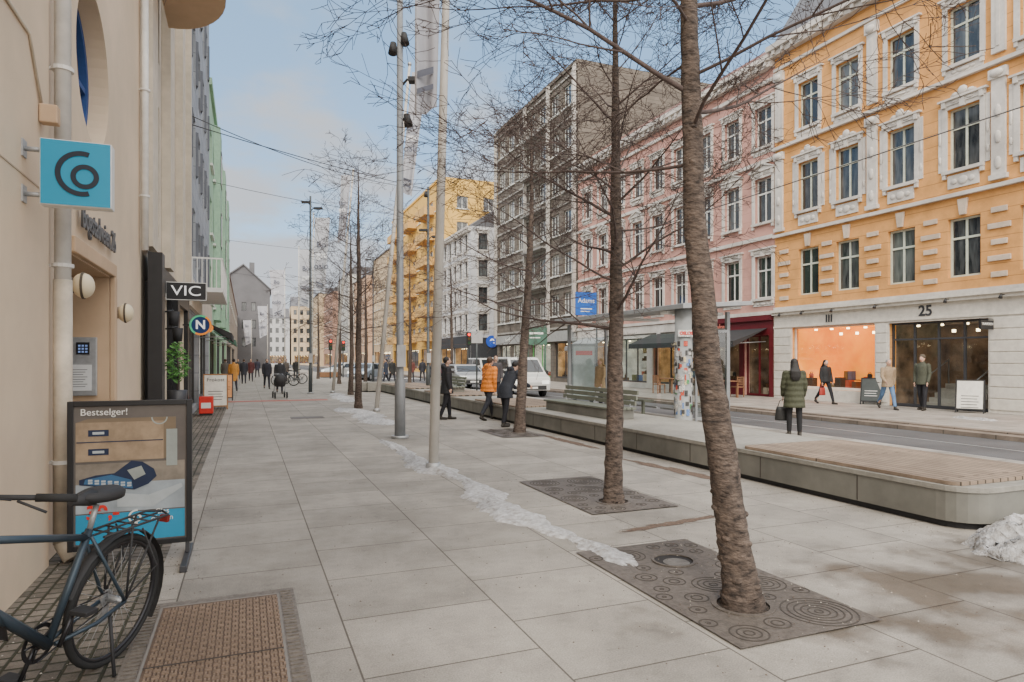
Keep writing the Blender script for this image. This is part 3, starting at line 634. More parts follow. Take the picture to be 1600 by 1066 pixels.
fr=[];sd=[]
for k in range(4):
    z=4.6+k*2.75
    for j in range(6): fr.append((.7+j*1.95,1.7+j*1.95,z,z+1.7,'plainb'))
    for j in range(3): sd.append((.8+j*2.1,1.8+j*2.1,z,z+1.7,'plainb'))
shops=[(.8,5.6,.5,2.9,framed,intW,1),(6.2,11.4,.5,2.9,framed,intW,1)]
wb=bldg('white corner building with dark ground floor and grey roof across the side street',(RX-.4,76,0),-math.pi/2,12.5,9,15.2,C('white_facade',(.60,.60,.61),dirt=.2),fr,sd,cornice=whites,roof='gable',shops=shops)
m=MB(); wallgrid(m,12.5,4.1,[s[:4] for s in shops],.06,lambda x,d,z:(x,d-.06,z)); m.box(12.503,12.6,0,9,0,3.9); m.build('dark_ground_floor',C('shop_charcoal',(.035,.037,.042)),wb)
text('TORPLUS',.75,framed,wb,(9,-.12,4.45),bold=.02)
text('TORPLUS',.75,framed,wb,(12.62,4,4.25),rot=(math.pi/2,0,math.pi/2),bold=.02)
m=MB(); m.arc((2.2,3.5),.0,.62,0,360,-.0,.1,plane='yz'); o=m.build('round_sign',C('sign_royal',(.02,.08,.45),emit=.3),wb,loc=(12.62,0,0))
lw_=C('lit_white',(.9,.9,.9),emit=.4)
text('e',1.1,lw_,wb,(12.74,2.2,3.58),rot=(math.pi/2,0,math.pi/2),bold=.03)
text('elektronikk',.5,whitep,wb,(12.62,5.9,3.4),rot=(math.pi/2,0,math.pi/2))
fr=[]
for k in range(6):
    z=4.3+k*3.1
    for j in range(9): fr.append((1.2+j*3.05,2.9+j*3.05,z,z+1.6,'wide'))
shops=[(1,8,.4,3,framed,intW,2),(9.5,17,.4,3,framed,intD,2),(18.5,26,.4,3,framed,intW,2)]
yb=bldg('tall mustard yellow apartment block with balconies beyond the white corner building',(RX,104,0),-math.pi/2,27.9,14,23.2,yellow,fr,[(2+j*3.4,3.4+j*3.4,16.8+k*3.1,18.3+k*3.1,'plain') for j in range(4) for k in range(2)],roof='flat',shops=shops)
for k in range(6):
    for j in range(3):
        m=MB(); x=2.2+j*9; z=4.1+k*3.1; m.box(x,x+5,-1.3,-.003,z-.15,z); m.box(x,x+5,-1.3,-1.22,z,z+.9); m.box(x,x+.08,-1.22,-.003,z,z+.9); m.box(x+4.92,x+5,-1.22,-.003,z,z+.9); m.build('balcony',C('balcony_ochre',(.60,.36,.12)),yb)
rows=[(121,17,19.5,tan),(136,15,17,peach),(152,16,19,C('pale_grey_render',(.48,.47,.44))),(170,18,17,C('brick_red_render',(.38,.23,.17))),(190,20,18,tan)]
lab=['tan building just beyond the tall yellow block','peach building second beyond the yellow block','pale grey building in the distant right-hand row','brick red building far along the right-hand row','last tan building at the far end of the right-hand row']
for i,(y1,W,H,wm) in enumerate(rows):
    fr=[(.9+j*2.4,2.1+j*2.4,4.4+k*3,6.1+k*3,'plain') for j in range(int((W-1)/2.4)) for k in range(int((H-5)/3))]
    bldg(lab[i],(RX-i*1.2,y1,0),-math.pi/2,W-.02,12,H,wm,fr,roof='mansard',shops=[(1,W-1.5,.4,3,framed,intW,4)])
for i,(x,W,H,wm,l) in enumerate([(4,9,15,C('dusty_white',(.45,.45,.45)),'pale building closing the far end of the street on the left'),(13.5,9,19,tan,'tan building closing the far end of the street in the middle'),(23,12,16,peach,'peach building closing the far end of the street on the right')]):
    fr=[(.7+j*2,1.7+j*2,4.2+k*3,5.8+k*3,'far') for j in range(int((W-1)/2)) for k in range(int((H-5)/3)+1)]
    bldg(l,(x,225,0),0,W,10,H,wm,fr,roof='gable',shops=[(1,W-1,.4,3,framed,intW,2)])
t=thing('building','plain grey gabled building closing the left side of the street','building',(-6,128,0))
m=MB(); holes=[(5.2+j*1.6,6.0+j*1.6,4+k*3.2,5.6+k*3.2) for j in range(2) for k in range(3)]; wallgrid(m,10,14.5,holes,.3,lambda x,d,z:(x,d,z)); m.add([(10,0,0),(10,12,0),(10,12,14.5),(10,0,14.5)],[(0,1,2,3)]); m.add([(0,0,14.5),(10,0,14.5),(5.5,0,18.6)],[(0,1,2)]); m.add([(0,0,0),(0,12,0),(0,12,14.5),(0,0,14.5)],[(0,1,2,3)]); m.build('wall',greyw,t)
m=MB(); m.prism([(-.3,14.3),(5.5,18.9),(10.4,14.3),(10.4,14.1),(5.5,18.62),(-.3,14.1)],'y',-.3,12); m.build('roof',roofm,t)
for h in holes: window(t,*h,'far')
m=MB(); m.box(6.5,7.4,3,4,17,19.6); m.build('chimney',roofm,t)
fr=[(.8+j*2.9,2.3+j*2.9,4.2+k*3.1,5.9+k*3.1,'wide') for j in range(9) for k in range(3)]
gb=bldg('pale green building with projecting bays on the left side of the street',(LX,31.5,0),math.pi/2,26.5,12,13.6,green,fr,roof='flat',shops=[(.6,7,.3,2.9,framed,intW,2),(8,15,.3,2.9,framed,intC,2),(16,25,.3,2.9,framed,intW,3)])
for j in range(3):
    m=MB(); x=4+j*8.2; m.prism([(x,-.003),(x+.3,-.3),(x+2.5,-.3),(x+2.8,-.003)],'z',3.6,13.2); o=m.build('bay',C('green_bay',(.30,.48,.33)),gb)
    for k in range(3):
        m=MB(); m.box(x+.7,x+2.1,-.33,-.303,4.3+k*3.1,5.9+k*3.1); m.build('bay_window',pane,o)
        m=MB(); m.box(x+.66,x+2.14,-.35,-.332,4.24+k*3.1,4.3+k*3.1); m.box(x+.66,x+2.14,-.35,-.332,5.9+k*3.1,5.96+k*3.1); m.box(x+1.37,x+1.43,-.35,-.332,4.3+k*3.1,5.9+k*3.1); m.build('window_frame',framew,o)
fr=[(1+j*3,2.2+j*3,4.2+k*3,5.8+k*3,'plain') for j in range(20) for k in range(2)]
bldg('low grey brown building in the left row before the gabled one',(LX,58.1,0),math.pi/2,69.5,10,9.5,C('taupe_render',(.36,.31,.26)),fr,roof='gable',shops=[(1,20,.4,3,framed,intW,6),(22,40,.4,3,framed,intC,6)],rm=roofr)
fr=[(.5+j*2.3,1.5+j*2.3,4.3+k*2.9,6.3+k*2.9,'dark') for j in range(5) for k in range(5)]
sb=bldg('grey slate clad building with slanted window fins on the left side',(LX,19.4,0),math.pi/2,12.08,12,17.2,slate,fr,roof='flat',shops=[(.6,5,.2,2.8,framed,intW,2),(5.6,11.4,.2,2.8,framed,intC,2)])
for j in range(5):
    for k in range(5):
        x=1.55+j*2.3; z=4.3+k*2.9; m=MB(); m.prism([(x,-.003),(x+.4,-.003),(x+.06,-.08)],'z',z+.3,z+1.7); m.build('window_fin',C('fin_dark',(.12,.13,.15)),sb)
m=MB(); m.box(0,12,-.12,-.003,3.1,3.9); m.build('fascia',cream,sb)
fr=[(1.1+j*2.6,2.4+j*2.6,3.9+k*3.2,6.3+k*3.2,'dark') for j in range(3) for k in range(4)]
cb_=bldg('cream stone building with deep narrow windows above black shopfronts',(LX,11.42,0),math.pi/2,7.96,12,17.5,cream,fr,roof='flat',shops=[(.5,3.6,.15,2.9,black,intD,1),(4.2,7.5,.15,2.9,black,intW,1)])
for a,b in ((.1,.75),(2.7,3.35),(5.3,5.95),(7.65,7.94)): m=MB(); m.box(a,b,-.16,-.003,3.4,17.4); m.build('pier',cream,cb_)
m=MB(); wallgrid(m,7.95,3.35,[(.5,3.6,.15,2.9),(4.2,7.5,.15,2.9)],.1,lambda x,d,z:(x,d-.1,z)); m.box(0,.35,-.3,-.101,0,3.3); m.box(3.7,4.1,-.2,-.101,0,3.2); m.build('black_shopfront',black,cb_)
# near beige building
nb=thing('building','beige rendered building with a round window and recessed entrance at the near left','building',(LX,2.0,0),math.pi/2)
m=MB(); cxw=6.15; czw=4.72; rw=.80
ent=(5.15,7.0,0,2.62)
hol=[(ent[0],ent[1],ent[2],ent[3]),(cxw-1,cxw+1,czw-1,czw+1)]
wallgrid(m,9.4,18,hol,.0,lambda x,d,z:(x,d,z),x00=4.25)
n=48
vs=[];fs=[]
for i in range(n):
    a=2*math.pi*i/n; c,s_=math.cos(a),math.sin(a); k=1/max(abs(c),abs(s_)); 
    vs+=[(cxw+rw*c,0,czw+rw*s_),(cxw+k*c,0,czw+k*s_),(cxw+rw*c,.4,czw+rw*s_)]
for i in range(n): j=(i+1)%n; fs+=[(3*i,3*i+1,3*j+1,3*j),(3*i,3*j,3*j+2,3*i+2)]
m.add(vs,fs)
m.box(-3.5,4.25,-.04,6,.0,18)
m.box(9.39,9.4,0.01,6,3,18)
m.build('wall',beige,nb)
m=MB(); a,b=ent[0],ent[1]; d=.9
m.add([(a,0,0),(a,d,0),(a,d,2.62),(a,0,2.62)],[(0,1,2,3)]); m.add([(b,0,0),(b,d,0),(b,d,2.62),(b,0,2.62)],[(0,1,2,3)]); m.add([(a,0,2.62),(b,0,2.62),(b,d,2.62),(a,d,2.62)],[(0,1,2,3)]); m.build('entrance_recess',beigeD,nb)
m=MB(); m.box(a,b,d,d+.05,0,2.62); m.build('door',framed,nb)
m=MB(); m.box(a+.95,a+1.0,d-.05,d-.003,.9,1.5); m.build('door_handle',steel,nb)
m=MB(); m.box(ent[0]-.12,ent[1]+.12,-.06,-.003,2.63,2.78); m.box(ent[1]+.002,ent[1]+.14,-.06,-.003,0,2.63); m.build('entrance_trim',beigeD,nb,bev=.01)
m=MB(); m.arc((cxw,czw),rw-.09,rw-.005,0,360,.2,.28,n=48); m.box(cxw-.03,cxw+.03,.21,.27,czw-rw+.05,czw+rw-.05); m.box(cxw-rw+.05,cxw+rw-.05,.215,.265,czw-.03,czw+.03); m.build('round_window',C('window_blue',(.03,.08,.26)),nb)
m=MB(); m.arc((cxw,czw),0,rw-.02,0,360,.3,.31,n=48); m.build('pane',pane,nb)
m=MB()
for z in (2.95,5.9): m.box(-3.5,4.25,-.045,-.0405,z,z+.010)
m.build('render_joint',C('joint_tan',(.46,.35,.25)),nb)  # darker tan lines along the render joints
text('Bogstadveien 26',.33,C('letter_steel',(.10,.10,.105),rough=.4,metal=.2),nb,(6.2,-.05,3.02),ext=.01,sx=.80,bold=.004)
t=thing('intercom_panel','steel intercom panel with keypad and white notice in the entrance recess','intercom',(LX-.32,8.99,1.55))
m=MB(); m.box(-.2,.2,-.05,0,-.32,.36); m.build('plate',steel,t,bev=.008)
m=MB(); m.box(-.11,.15,-.062,-.051,-.26,.04); m.build('notice',C('paper',(.75,.75,.74),var=.02),t)
m=MB(); m.box(.0,.13,-.065,-.051,.16,.3); m.build('keypad',black,t)
for i in range(3):
    for j in range(3): m=MB(); m.box(.02+i*.035,.042+i*.035,-.07,-.066,.18+j*.035,.2+j*.035); m.build('button',C('key_blue',(.2,.3,.6),emit=.4),t)
m=MB()
for i in range(8): m.box(-.08,.11-.02*(i%3),-.0635,-.0622,-.02-i*.028,-.014-i*.028)
m.build('print',framed,t)
for y,z,l in ((7.0,2.32,'round cream wall lamp left of the entrance lettering'),(9.25,2.22,'round cream wall lamp right of the entrance')):
    t=thing('wall_lamp',l,'wall lamp',(LX,y,z),0,'round wall lamps at the entrance'); m=MB(); m.ball((.13,0,0),(.09,.115,.115),16,12); m.build('lamp_shade',C('opal_cream',(.78,.66,.45),rough=.3,var=.02),t); m=MB(); m.tube([(0,0,0),(.08,0,0)],[.08,.06],n=14); m.arc((0,0),.112,.122,0,360,.12,.14,plane='yz',n=20); m.build('mount',C('lamp_brown',(.10,.08,.06)),t)
m=MB(); P=[]
for k in range(19): a=R(180*k/18); P.append((10.2+1.35*math.cos(a),-.95*math.sin(a)-.163))
m.prism(P,'z',7.85,16); m.build('rounded_bay',beige,nb)
m=MB(); P2=[(10.2+(p[0]-10.2)*1.04,p[1]*1.06) for p in P]; m.prism(P2,'z',7.75,7.85); m.build('bay_rim',beigeD,nb)
def pipe(label,x,y,z0,z1,zs,r=.055):
    t=thing('downpipe',label,'downpipe',(x,y,0))
    m=MB(); m.tube([(0,0,zs),(0,0,z1)],r,n=14); 
    m.build('upper_pipe',pipew,t)
    if zs>z0: m=MB(); m.tube([(0,0,z0+.15),(0,0,zs)],r+.008,n=14); m.tube([(0,0,z0+.16),(.08,-.05,z0+.03)],r+.008,n=14); m.build('lower_pipe',pipeb,t)
    z=z0+.8
    while z<z1: m=MB(); m.arc((0,0),r+.003,r+.02,0,360,z,z+.03,plane='xy',n=14); m.box(-.12,-.0,-.012,.012,z+.005,z+.025); m.build('clamp',pipew,t); z+=1.6
pipe('cream and white downpipe beside the blue hanging sign',LX+.11,6.36,0,16,2.3,.06)
pipe('white downpipe under the rounded bay',LX+.08,11.3,3.3,7.75,3.3,.05)
m=MB(); m.box(0,.12,0,.1,0,.14); tag(m.build('junction_box',beigeD,loc=(LX+.045,5.95,3.45),bev=.01),'small beige junction box on the wall above the blue sign','junction box')
m=MB(); m.tube([(LX+.05,2.5,4.02),(LX+.05,5.7,4.0),(LX+.055,5.98,3.6)],.012,n=6); tag(m.build('wall_cable',pipeb),'thin cream cable running along the wall above the sign','cable')
m=MB(); m.box(0,.012,0,.18,0,.22); o=tag(m.build('number_plate',whitep,loc=(LX+.003,6.62,2.55)),'small white house number plate beside the lettering','plate'); text('26',.14,framed,o,(.014,.09,.11),rot=(math.pi/2,0,math.pi/2),ext=.001)
t=thing('hanging_sign','square turquoise blue sign with dark ring logo on the beige wall','sign',(-1.13,5.6,2.98))
m=MB(); m.box(-.22,.22,-.06,.06,-.235,.235); m.build('sign_box',whitep,t,bev=.006)
m=MB(); m.box(-.213,.213,-.066,-.0605,-.228,.228); m.build('face',blueS,t)
m=MB(); m.arc((.055,-.02),.055,.088,0,360,-.072,-.067,n=40); m.arc((.035,.0),.128,.162,72,288,-.072,-.067,n=40); m.build('logo',navy,t)
for z in (.16,-.16): m=MB(); m.tube([(-.33,0,z),(-.2,0,z)],.018); m.box(-.345,-.32,-.05,.05,z-.06,z+.06); m.build('bracket',steel,t)
t=thing('hanging_sign','black projecting sign with white letters above the dark shopfront','sign',(-1.06,14,2.95))
m=MB(); m.box(-.35,.35,-.05,.05,-.17,.17); m.build('sign_box',black,t,bev=.005); text('VIC',.27,lw_,t,(0,-.055,0),sx=1.25)
m=MB()
for a,b,c,d in ((-.35,.35,.158,.17),(-.35,.35,-.17,-.158),(-.35,-.338,-.158,.158),(.338,.35,-.158,.158)): m.box(a,b,-.056,-.0505,c,d)
m.build('outline',whitep,t)
m=MB(); m.box(-.42,-.35,-.02,.02,-.02,.02); m.build('bracket',black,t)
t=thing('round_sign','round dark blue sign with white capital letter and green and orange rim','sign',(-1.05,18,2.5))
m=MB(); m.arc((0,0),0,.25,0,360,-.05,.05,n=32); m.build('disc',C('sign_navy',(.01,.04,.16)),t)
for a0,a1,c in ((60,240,('rim_green',(.08,.5,.25))),(-120,60,('rim_orange',(.85,.28,.03)))): m=MB(); m.arc((0,0),.205,.25,a0,a1,-.06,-.051,n=24); m.build('rim',C(*c,emit=.3),t)
text('N',.30,lw_,t,(0,-.056,0),bold=.008); m=MB(); m.box(-.4,-.24,-.02,.02,-.02,.02); m.build('bracket',black,t)
m=MB(); m.arc((0,0),0,.12,0,360,-.04,.04,n=24); tag(m.build('round_lamp_sign',C('sign_orange',(.8,.25,.03),emit=.6),loc=(-.95,19.5,2.5)),'small glowing orange round sign behind the letter sign','sign')
for y,z,l in ((12.6,2.35,'black wall spotlight left under the black projecting sign'),(13.3,2.1,'black wall lantern lower beneath the projecting sign')):
    t=thing('wall_lantern',l,'lantern',(LX+.35,y,z)); m=MB(); m.tube([(0,0,-.12),(0,0,.12)],[.07,.09],n=10); m.build('housing',blackm,t); m=MB(); m.tube([(-.2,0,.1),(0,0,.14)],.015); m.build('bracket',black,t)
t=thing('balcony','white railed balcony above the shops on the left','balcony',(LX,19.8,3.5))
m=MB(); m.box(.12,.9,0,4.5,0,.12); m.build('slab',whitep,t)
m=MB()
for k in range(38): m.box(.87,.89,.02+k*.12,.04+k*.12,.12,.9)
for k in range(7): m.box(.13+k*.12,.15+k*.12,.0,.03,.12,.9)
m.box(.85,.9,0,4.5,.9,.94); m.box(0.13,.85,0,.04,.9,.94); m.build('railing',whitep,t)
awning('small dark awning on the left shopfronts beyond the balcony',24.5,28.5,3.0,1.0,.45,blackm,x=LX+.04,sgn=1)
awning('dark green awning farther along the left shopfronts',33,38,3.0,1.0,.45,greenD,x=LX+.04,sgn=1)
def leafy(name,label,cat,c,r,n,seed,size=.08,potz=0):
    rg=random.Random(seed); t=thing(name,label,cat,(c[0],c[1],0)); m=MB()
    for _ in range(n):
        while True:
            p=Vector((rg.uniform(-1,1),rg.uniform(-1,1),rg.uniform(-1,1)))
            if .3<p.length<1: break
        p=Vector((p.x*r[0],p.y*r[1],p.z*r[2]+c[2])); a=Vector((rg.uniform(-1,1),rg.uniform(-1,1),rg.uniform(-.6,.6))).normalized(); b=a.orthogonal().normalized()*.45; s_=size*rg.uniform(.6,1.3)
        m.add([p-a*s_*.5,p+b*s_*.5,p+a*s_*.7,p-b*s_*.5],[(0,1,2,3)])
    m.build('foliage',leafm,t)
    m=MB(); m.tube([(0,0,potz+.3),(.02,.01,c[2]*.7+potz*.3),(0,0,c[2]+r[2]*.5)],[.02,.015,.008]); m.build('stem',twig,t)
    m=MB(); m.loft([(0,0,potz,.14,.14),(0,0,potz+.35,.17,.17)],n=14); m.build('pot',framed,t)
leafy('potted_plant','leafy green plant beside the black shopfront','plant',(-1.15,13.2,1.6),(.2,.24,.38),300,3,potz=.75)
m=MB(); m.box(-.15,.15,-.15,.15,0,.75); tag(m.build('plant_stand',black,loc=(-1.15,13.2,0)),'black stand under the leafy plant','stand')
t=thing('newspaper_box','bright red box on the pavement before the left shops','box',(-1.1,21.5,0))
m=MB(); m.box(-.19,.19,-.19,.19,.06,.56); m.build('body',redS,t,bev=.02); m=MB(); m.box(-.13,.13,-.196,-.1905,.22,.38); m.build('slot',whitep,t); m=MB(); m.box(-.17,.17,-.17,.17,0,.06); m.build('foot',black,t)
def aboard(label,loc,rz,w,h,mb_,lines,frame=black,tilt=.22,col=framed,group='pavement sandwich boards',nl=4):
    t=thing('sandwich_board',label,'sign board',(*loc,0),rz,group)
    for s_ in (-1,1):
        T=Matrix.Translation((0,0,h*math.cos(tilt)))@Matrix.Rotation(-s_*tilt,4,'X')
        m=MB(); k=.04
        m.box(-w/2,-w/2+k,-.012,.012,-h,0,T=T); m.box(w/2-k,w/2,-.012,.012,-h,0,T=T); m.box(-w/2+k,w/2-k,-.012,.012,-k,0,T=T); m.box(-w/2+k,w/2-k,-.012,.012,-h+.1,-h+.1+k,T=T)
        m.build('frame',frame,t)
        m=MB(); m.box(-w/2+k,w/2-k,-.006,.006,-h+.14,-k,T=T); m.build('panel',mb_,t)
    T=Matrix.Translation((0,0,h*math.cos(tilt)))@Matrix.Rotation(-tilt,4,'X'); m=MB()
    for i in range(nl): m.box(-w*.3,w*(.3-.05*(i%2)),-.010,-.007,-h*.5-i*.09,-h*.5-i*.09+.02,T=T)
    m.build('print',col,t)
    for i,(s,z,sz) in enumerate(lines):
        T2=T@Matrix.Translation((0,-.014,z-h))@Matrix.Rotation(math.pi/2,4,'X')
        o=text(s,sz,col,t,(0,0,0),ext=.001); o.matrix_local=T2
    return t
aboard('white cafe sandwich board with black words near the red box',(-.95,24),.05,.75,1.2,C('board_white',(.7,.68,.62)),[('Frokost',1.0,.17)],frame=C('frame_wood',(.3,.15,.06)))
aboard('small orange poster board left of the white cafe board',(-.75,29),.0,.5,1.1,C('poster_orange',(.75,.35,.15)),[('20,-',.8,.16)],nl=2)
aboard('white sandwich board leaning by the entrance numbered 25',at(1516,645),R(-62),.75,1.05,C('board_white',(.7,.68,.62)),[],nl=5)
aboard('dark sandwich board left of the walking man in blue jeans',at(1362,632),R(-62),.7,1.0,C('chalk',(.06,.07,.07)),[],col=whitep,nl=3)
t=thing('poster_stand','large black framed poster stand with shop advert behind the bicycle','poster stand',(-.86,6.1,0))
m=MB(); w2=.40
m.box(-w2-.04,-w2,-.03,.03,.14,1.32); m.box(w2,w2+.04,-.03,.03,.14,1.32); m.box(-w2,w2,-.03,.03,1.28,1.32); m.box(-w2,w2,-.03,.03,.14,.18); m.build('frame',black,t,bev=.004)
for x in (-w2+.05,w2-.02): m=MB(); m.box(x,x+.05,-.42,.3,0,.05); m.box(x+.01,x+.04,-.02,.02,.05,.14); m.build('foot',framed,t,bev=.005)
P=MB(); P.box(-w2,w2,-.01,.01,.18,1.28); P.build('backing',C('poster_grey',(.125,.11,.10)),t)
m=MB(); y0,y1=-.0125,-.0105; m.box(-w2+.015,w2-.015,y0,y1,.19,.42,0); m.box(-w2+.015,w2-.015,y0,y1,.43,.66,1); m.box(-w2+.015,w2-.015,y0,y1,.66,.82,2); m.box(-w2+.015,w2-.17,y0-.001,y1-.001,.84,1.15,3); m.prism([(w2-.17,.84),(w2-.08,.87),(w2-.08,1.18),(-w2+.1,1.18),(-w2+.015,1.15),(w2-.17,1.15)],'y',y0-.0005,y1-.0005,4)
m.build('poster',[C('poster_blue',(.02,.25,.43),var=.05,dirt=0),C('poster_light',(.30,.34,.37),var=.3,dirt=0,scale=3),C('poster_desk',(.22,.19,.155),dirt=0,var=.3),C('poster_card',(.30,.22,.145),var=.25,dirt=0,scale=8),C('poster_card_side',(.18,.135,.09),var=.1,dirt=0)],t)
m=MB(); m.box(-w2+.02,w2-.175,y0-.003,y1-.0025,.99,.998); m.box(-.3,-.16,y0-.004,y1-.003,1.04,1.09); m.box(-.3,-.16,y0-.004,y1-.003,.89,.94); 
m.prism([(-.36,.66),(.02,.60),(.12,.64),(.18,.70),(.16,.76),(.08,.82),(.0,.835),(-.07,.78),(-.12,.74),(-.25,.73),(-.36,.70)],'y',y0-.006,y1-.004); m.build('picture_dark',C('poster_navy',(.015,.025,.06),dirt=0),t)
m=MB(); m.prism([(-.33,.665),(.01,.61),(.0,.68),(-.14,.73),(-.32,.70)],'y',y0-.008,y1-.0065,0); m.prism([(.02,.68),(.1,.72),(.07,.79),(-.03,.76)],'y',y0-.008,y1-.0065,1); m.box(.25,.33,y0-.004,y1-.003,.78,1.08,1); m.prism([(-.1,.47),(.15,.45),(.37,.60),(.36,.63),(.12,.55),(-.1,.58)],'y',y0-.004,y1-.003,2); m.box(-.27,-.19,y0-.006,y1-.005,1.055,1.075,2); m.box(-.27,-.19,y0-.006,y1-.005,.905,.925,2); m.arc((.2,1.18),.05,.06,180,360,y0-.004,y1-.003,n=12,m=1)
for i in range(7):
    for j in range(2): m.box(-.3+i*.045,-.27+i*.045,y0-.0095,y1-.008,.665+j*.02-i*.006,.68+j*.02-i*.006,2)
m.build('picture_light',[C('pk',(.04,.12,.24)),C('pk2',(.30,.33,.31)),C('pk3',(.42,.46,.48))],t)
text('Bestselger!',.075,whitep,t,(-.19,-.016,1.23),ext=.001); text('39,-',.15,redS,t,(-.20,-.018,.43),ext=.001,bold=.004)
text('Clas',.06,whitep,t,(.22,-.018,.41),ext=.001); text('ohlson',.06,whitep,t,(.22,-.018,.355),ext=.001)
m=MB(); m.arc((.04,.37),.018,.032,0,360,-.02,-.0165,n=20); m.arc((.035,.38),.045,.058,80,280,-.02,-.0165,n=20); m.build('logo',whitep,t)
# ------------------------------------------------------------ bicycle
def wheel(parent,y,z,r,name='wheel',rot=0):
    m=MB(); n=36
    m.tube([(0,(r-.04)*math.cos(2*math.pi*k/n),(r-.04)*math.sin(2*math.pi*k/n)) for k in range(n+1)],.013,n=6,cap=False)
    w_=m.build(name,C('rim_black',(.04,.04,.045),metal=.5,rough=.4),parent,loc=(0,y,z)); w_.rotation_euler=(0,0,rot)
    m=MB(); m.tube([(0,(r-.018)*math.cos(2*math.pi*k/n),(r-.018)*math.sin(2*math.pi*k/n)) for k in range(n+1)],.02,n=8,cap=False); m.build('tyre',rubber,w_)
    m=MB()
    for k in range(28):
        a=2*math.pi*k/28; b=a+(.35 if k%2 else -.35); s_=.03 if k%4<2 else -.03
        m.tube([(s_,.022*math.cos(b),.022*math.sin(b)),(0,(r-.045)*math.cos(a),(r-.045)*math.sin(a))],.0013,n=3)
    m.tube([(-.05,0,0),(.05,0,0)],.02,n=10); m.build('spokes',steel,w_)
    return w_
def bicycle(label,loc,rz,frame_m,lean=0):
    t=thing('bicycle',label,'bicycle',loc,rz,'bicycles parked on the walk'); t.rotation_euler=(0,lean,rz)
    r=.35
    wheel(t,0,r,r); wheel(t,1.06,r,r,rot=.35)
    bbx=(0,.44,.29); st=(0,.25,.80); ht=(0,.86,.91); hb=(0,.92,.70)
    m=MB(); m.tube([bbx,st],.019); m.tube([(0,.26,.76),ht],.018); m.tube([bbx,hb],.026); m.tube([ht,(0,.85,.95),hb],.022)
    for s_ in (-1,1):
        m.tube([(s_*.02,.42,.29),(s_*.06,.2,.31),(s_*.06,0,.35)],.011); m.tube([(s_*.02,.26,.77),(s_*.06,.05,.42),(s_*.06,0,.35)],.009)
        m.tube([(s_*.03,.93,.68),(s_*.055,.97,.6),(s_*.055,1.06,.35)],[.016,.015,.010])
    m.build('frame',frame_m,t)
    m=MB(); m.tube([st,(0,.22,.92)],.014); m.build('seat_post',steel,t)
    m=MB(); m.loft([(0,.18,.945,.075,.13),(0,.20,.975,.085,.15),(0,.2,.995,.06,.12)],n=16); m.tube([(0,.26,.965),(0,.40,.97)],[.045,.018],n=8); m.build('saddle',blackm,t)
    hz_=1.12
    m=MB(); m.tube([(0,.85,.93),(0,.86,hz_-.04),(0,.92,hz_-.01)],.015); m.tube([(-.33,.78,hz_),(-.12,.92,hz_),(.12,.92,hz_),(.33,.78,hz_)],.012); m.build('handlebar',blackm,t)
    for s_ in (-1,1):
        m=MB(); m.tube([(s_*.22,.855,hz_),(s_*.34,.775,hz_)],.018); m.build('grip',rubber,t)
        m=MB(); m.tube([(s_*.18,.90,hz_-.01),(s_*.28,.86,hz_-.05)],.006); m.tube([(s_*.12,.94,hz_),(s_*.1,1.05,hz_-.03),(s_*.04,1.03,.85),(0,.95,.6)],.004,n=5); m.tube([(s_*.18,.93,hz_),(s_*.16,1.08,hz_+.04),(0,1.03,.95),(0,.93,.72)],.004,n=5); m.build('brake_lever',blackm,t)
    def fender(y,a0,a1):
        m=MB(); R_=.375; vs=[];fs=[]
        for k in range(15):
            a=R(a0+(a1-a0)*k/14)
            for x,q in ((-.028,.985),(-.015,1.01),(.015,1.01),(.028,.985)): vs.append((x,y+R_*q*math.cos(a),.35+R_*q*math.sin(a)))
        for k in range(14):
            for j in range(3): b=k*4+j; fs.append((b,b+1,b+5,b+4))
        m.add(vs,fs,0,True); return m
    fender(0,20,215).build('mudguard',blackm,t); fender(1.06,30,170).build('mudguard',blackm,t)
    m=MB()
    for s_ in (-1,1):
        m.tube([(s_*.06,.22,.76),(s_*.07,-.28,.76),(s_*.0,-.33,.76)],.007); m.tube([(s_*.07,-.2,.76),(s_*.065,0,.36)],.006); m.tube([(s_*.07,0.02,.76),(s_*.065,0,.36)],.006); m.tube([(s_*.08,-.05,.74),(s_*.1,-.18,.5),(s_*.07,0,.38)],.005)
    for k in range(5): m.tube([(-.065,.15-k*.09,.762),(.065,.15-k*.09,.762)],.005)
    m.tube([(0,.22,.76),(0,-.28,.76)],.006); m.build('luggage_rack',blackm,t)
    m=MB(); m.box(-.025,.025,-.37,-.345,.69,.73); m.build('rear_light',C('lens_red',(.2,.015,.015),rough=.2),t)
    m=MB(); m.arc((.44,.29),.075,.095,0,360,.045,.05,n=28,plane='yz'); m.arc((.44,.29),0,.03,0,360,.04,.055,n=14,plane='yz')
    for a in range(5): q=R(a*72); m.tube([(.047,.44,.29),(.047,.44+.085*math.cos(q),.29+.085*math.sin(q))],.006,n=5)
    m.tube([(.06,.44,.29),(.07,.5,.13)],.011); m.tube([(-.06,.44,.29),(-.07,.38,.45)],.011); m.tube([(.045,.44,.385),(.045,.0,.385)],.004,n=4); m.tube([(.045,.44,.195),(.045,.05,.30),(.045,0,.315)],.004,n=4); m.build('crankset',C('crank',(.05,.05,.055),metal=.7,rough=.35),t)
    for s_,y,z in ((1,.5,.13),(-1,.38,.45)): m=MB(); m.box(s_*.12-.045,s_*.12+.045,y-.04,y+.04,z-.012,z+.012); m.build('pedal',blackm,t,bev=.004)
    m=MB(); m.arc((0,.35),.02,.045,0,360,.045,.055,n=18,plane='yz'); m.box(.045,.065,-.02,.03,.22,.33); m.build('derailleur',steel,t)
    m=MB(); m.tube([(-.05,.1,.33),(-.16,.16,.03)],.009); m.build('kickstand',blackm,t)
    return t
d_=Vector((-.48,-.877)); rzb=math.atan2(-d_.x,d_.y)
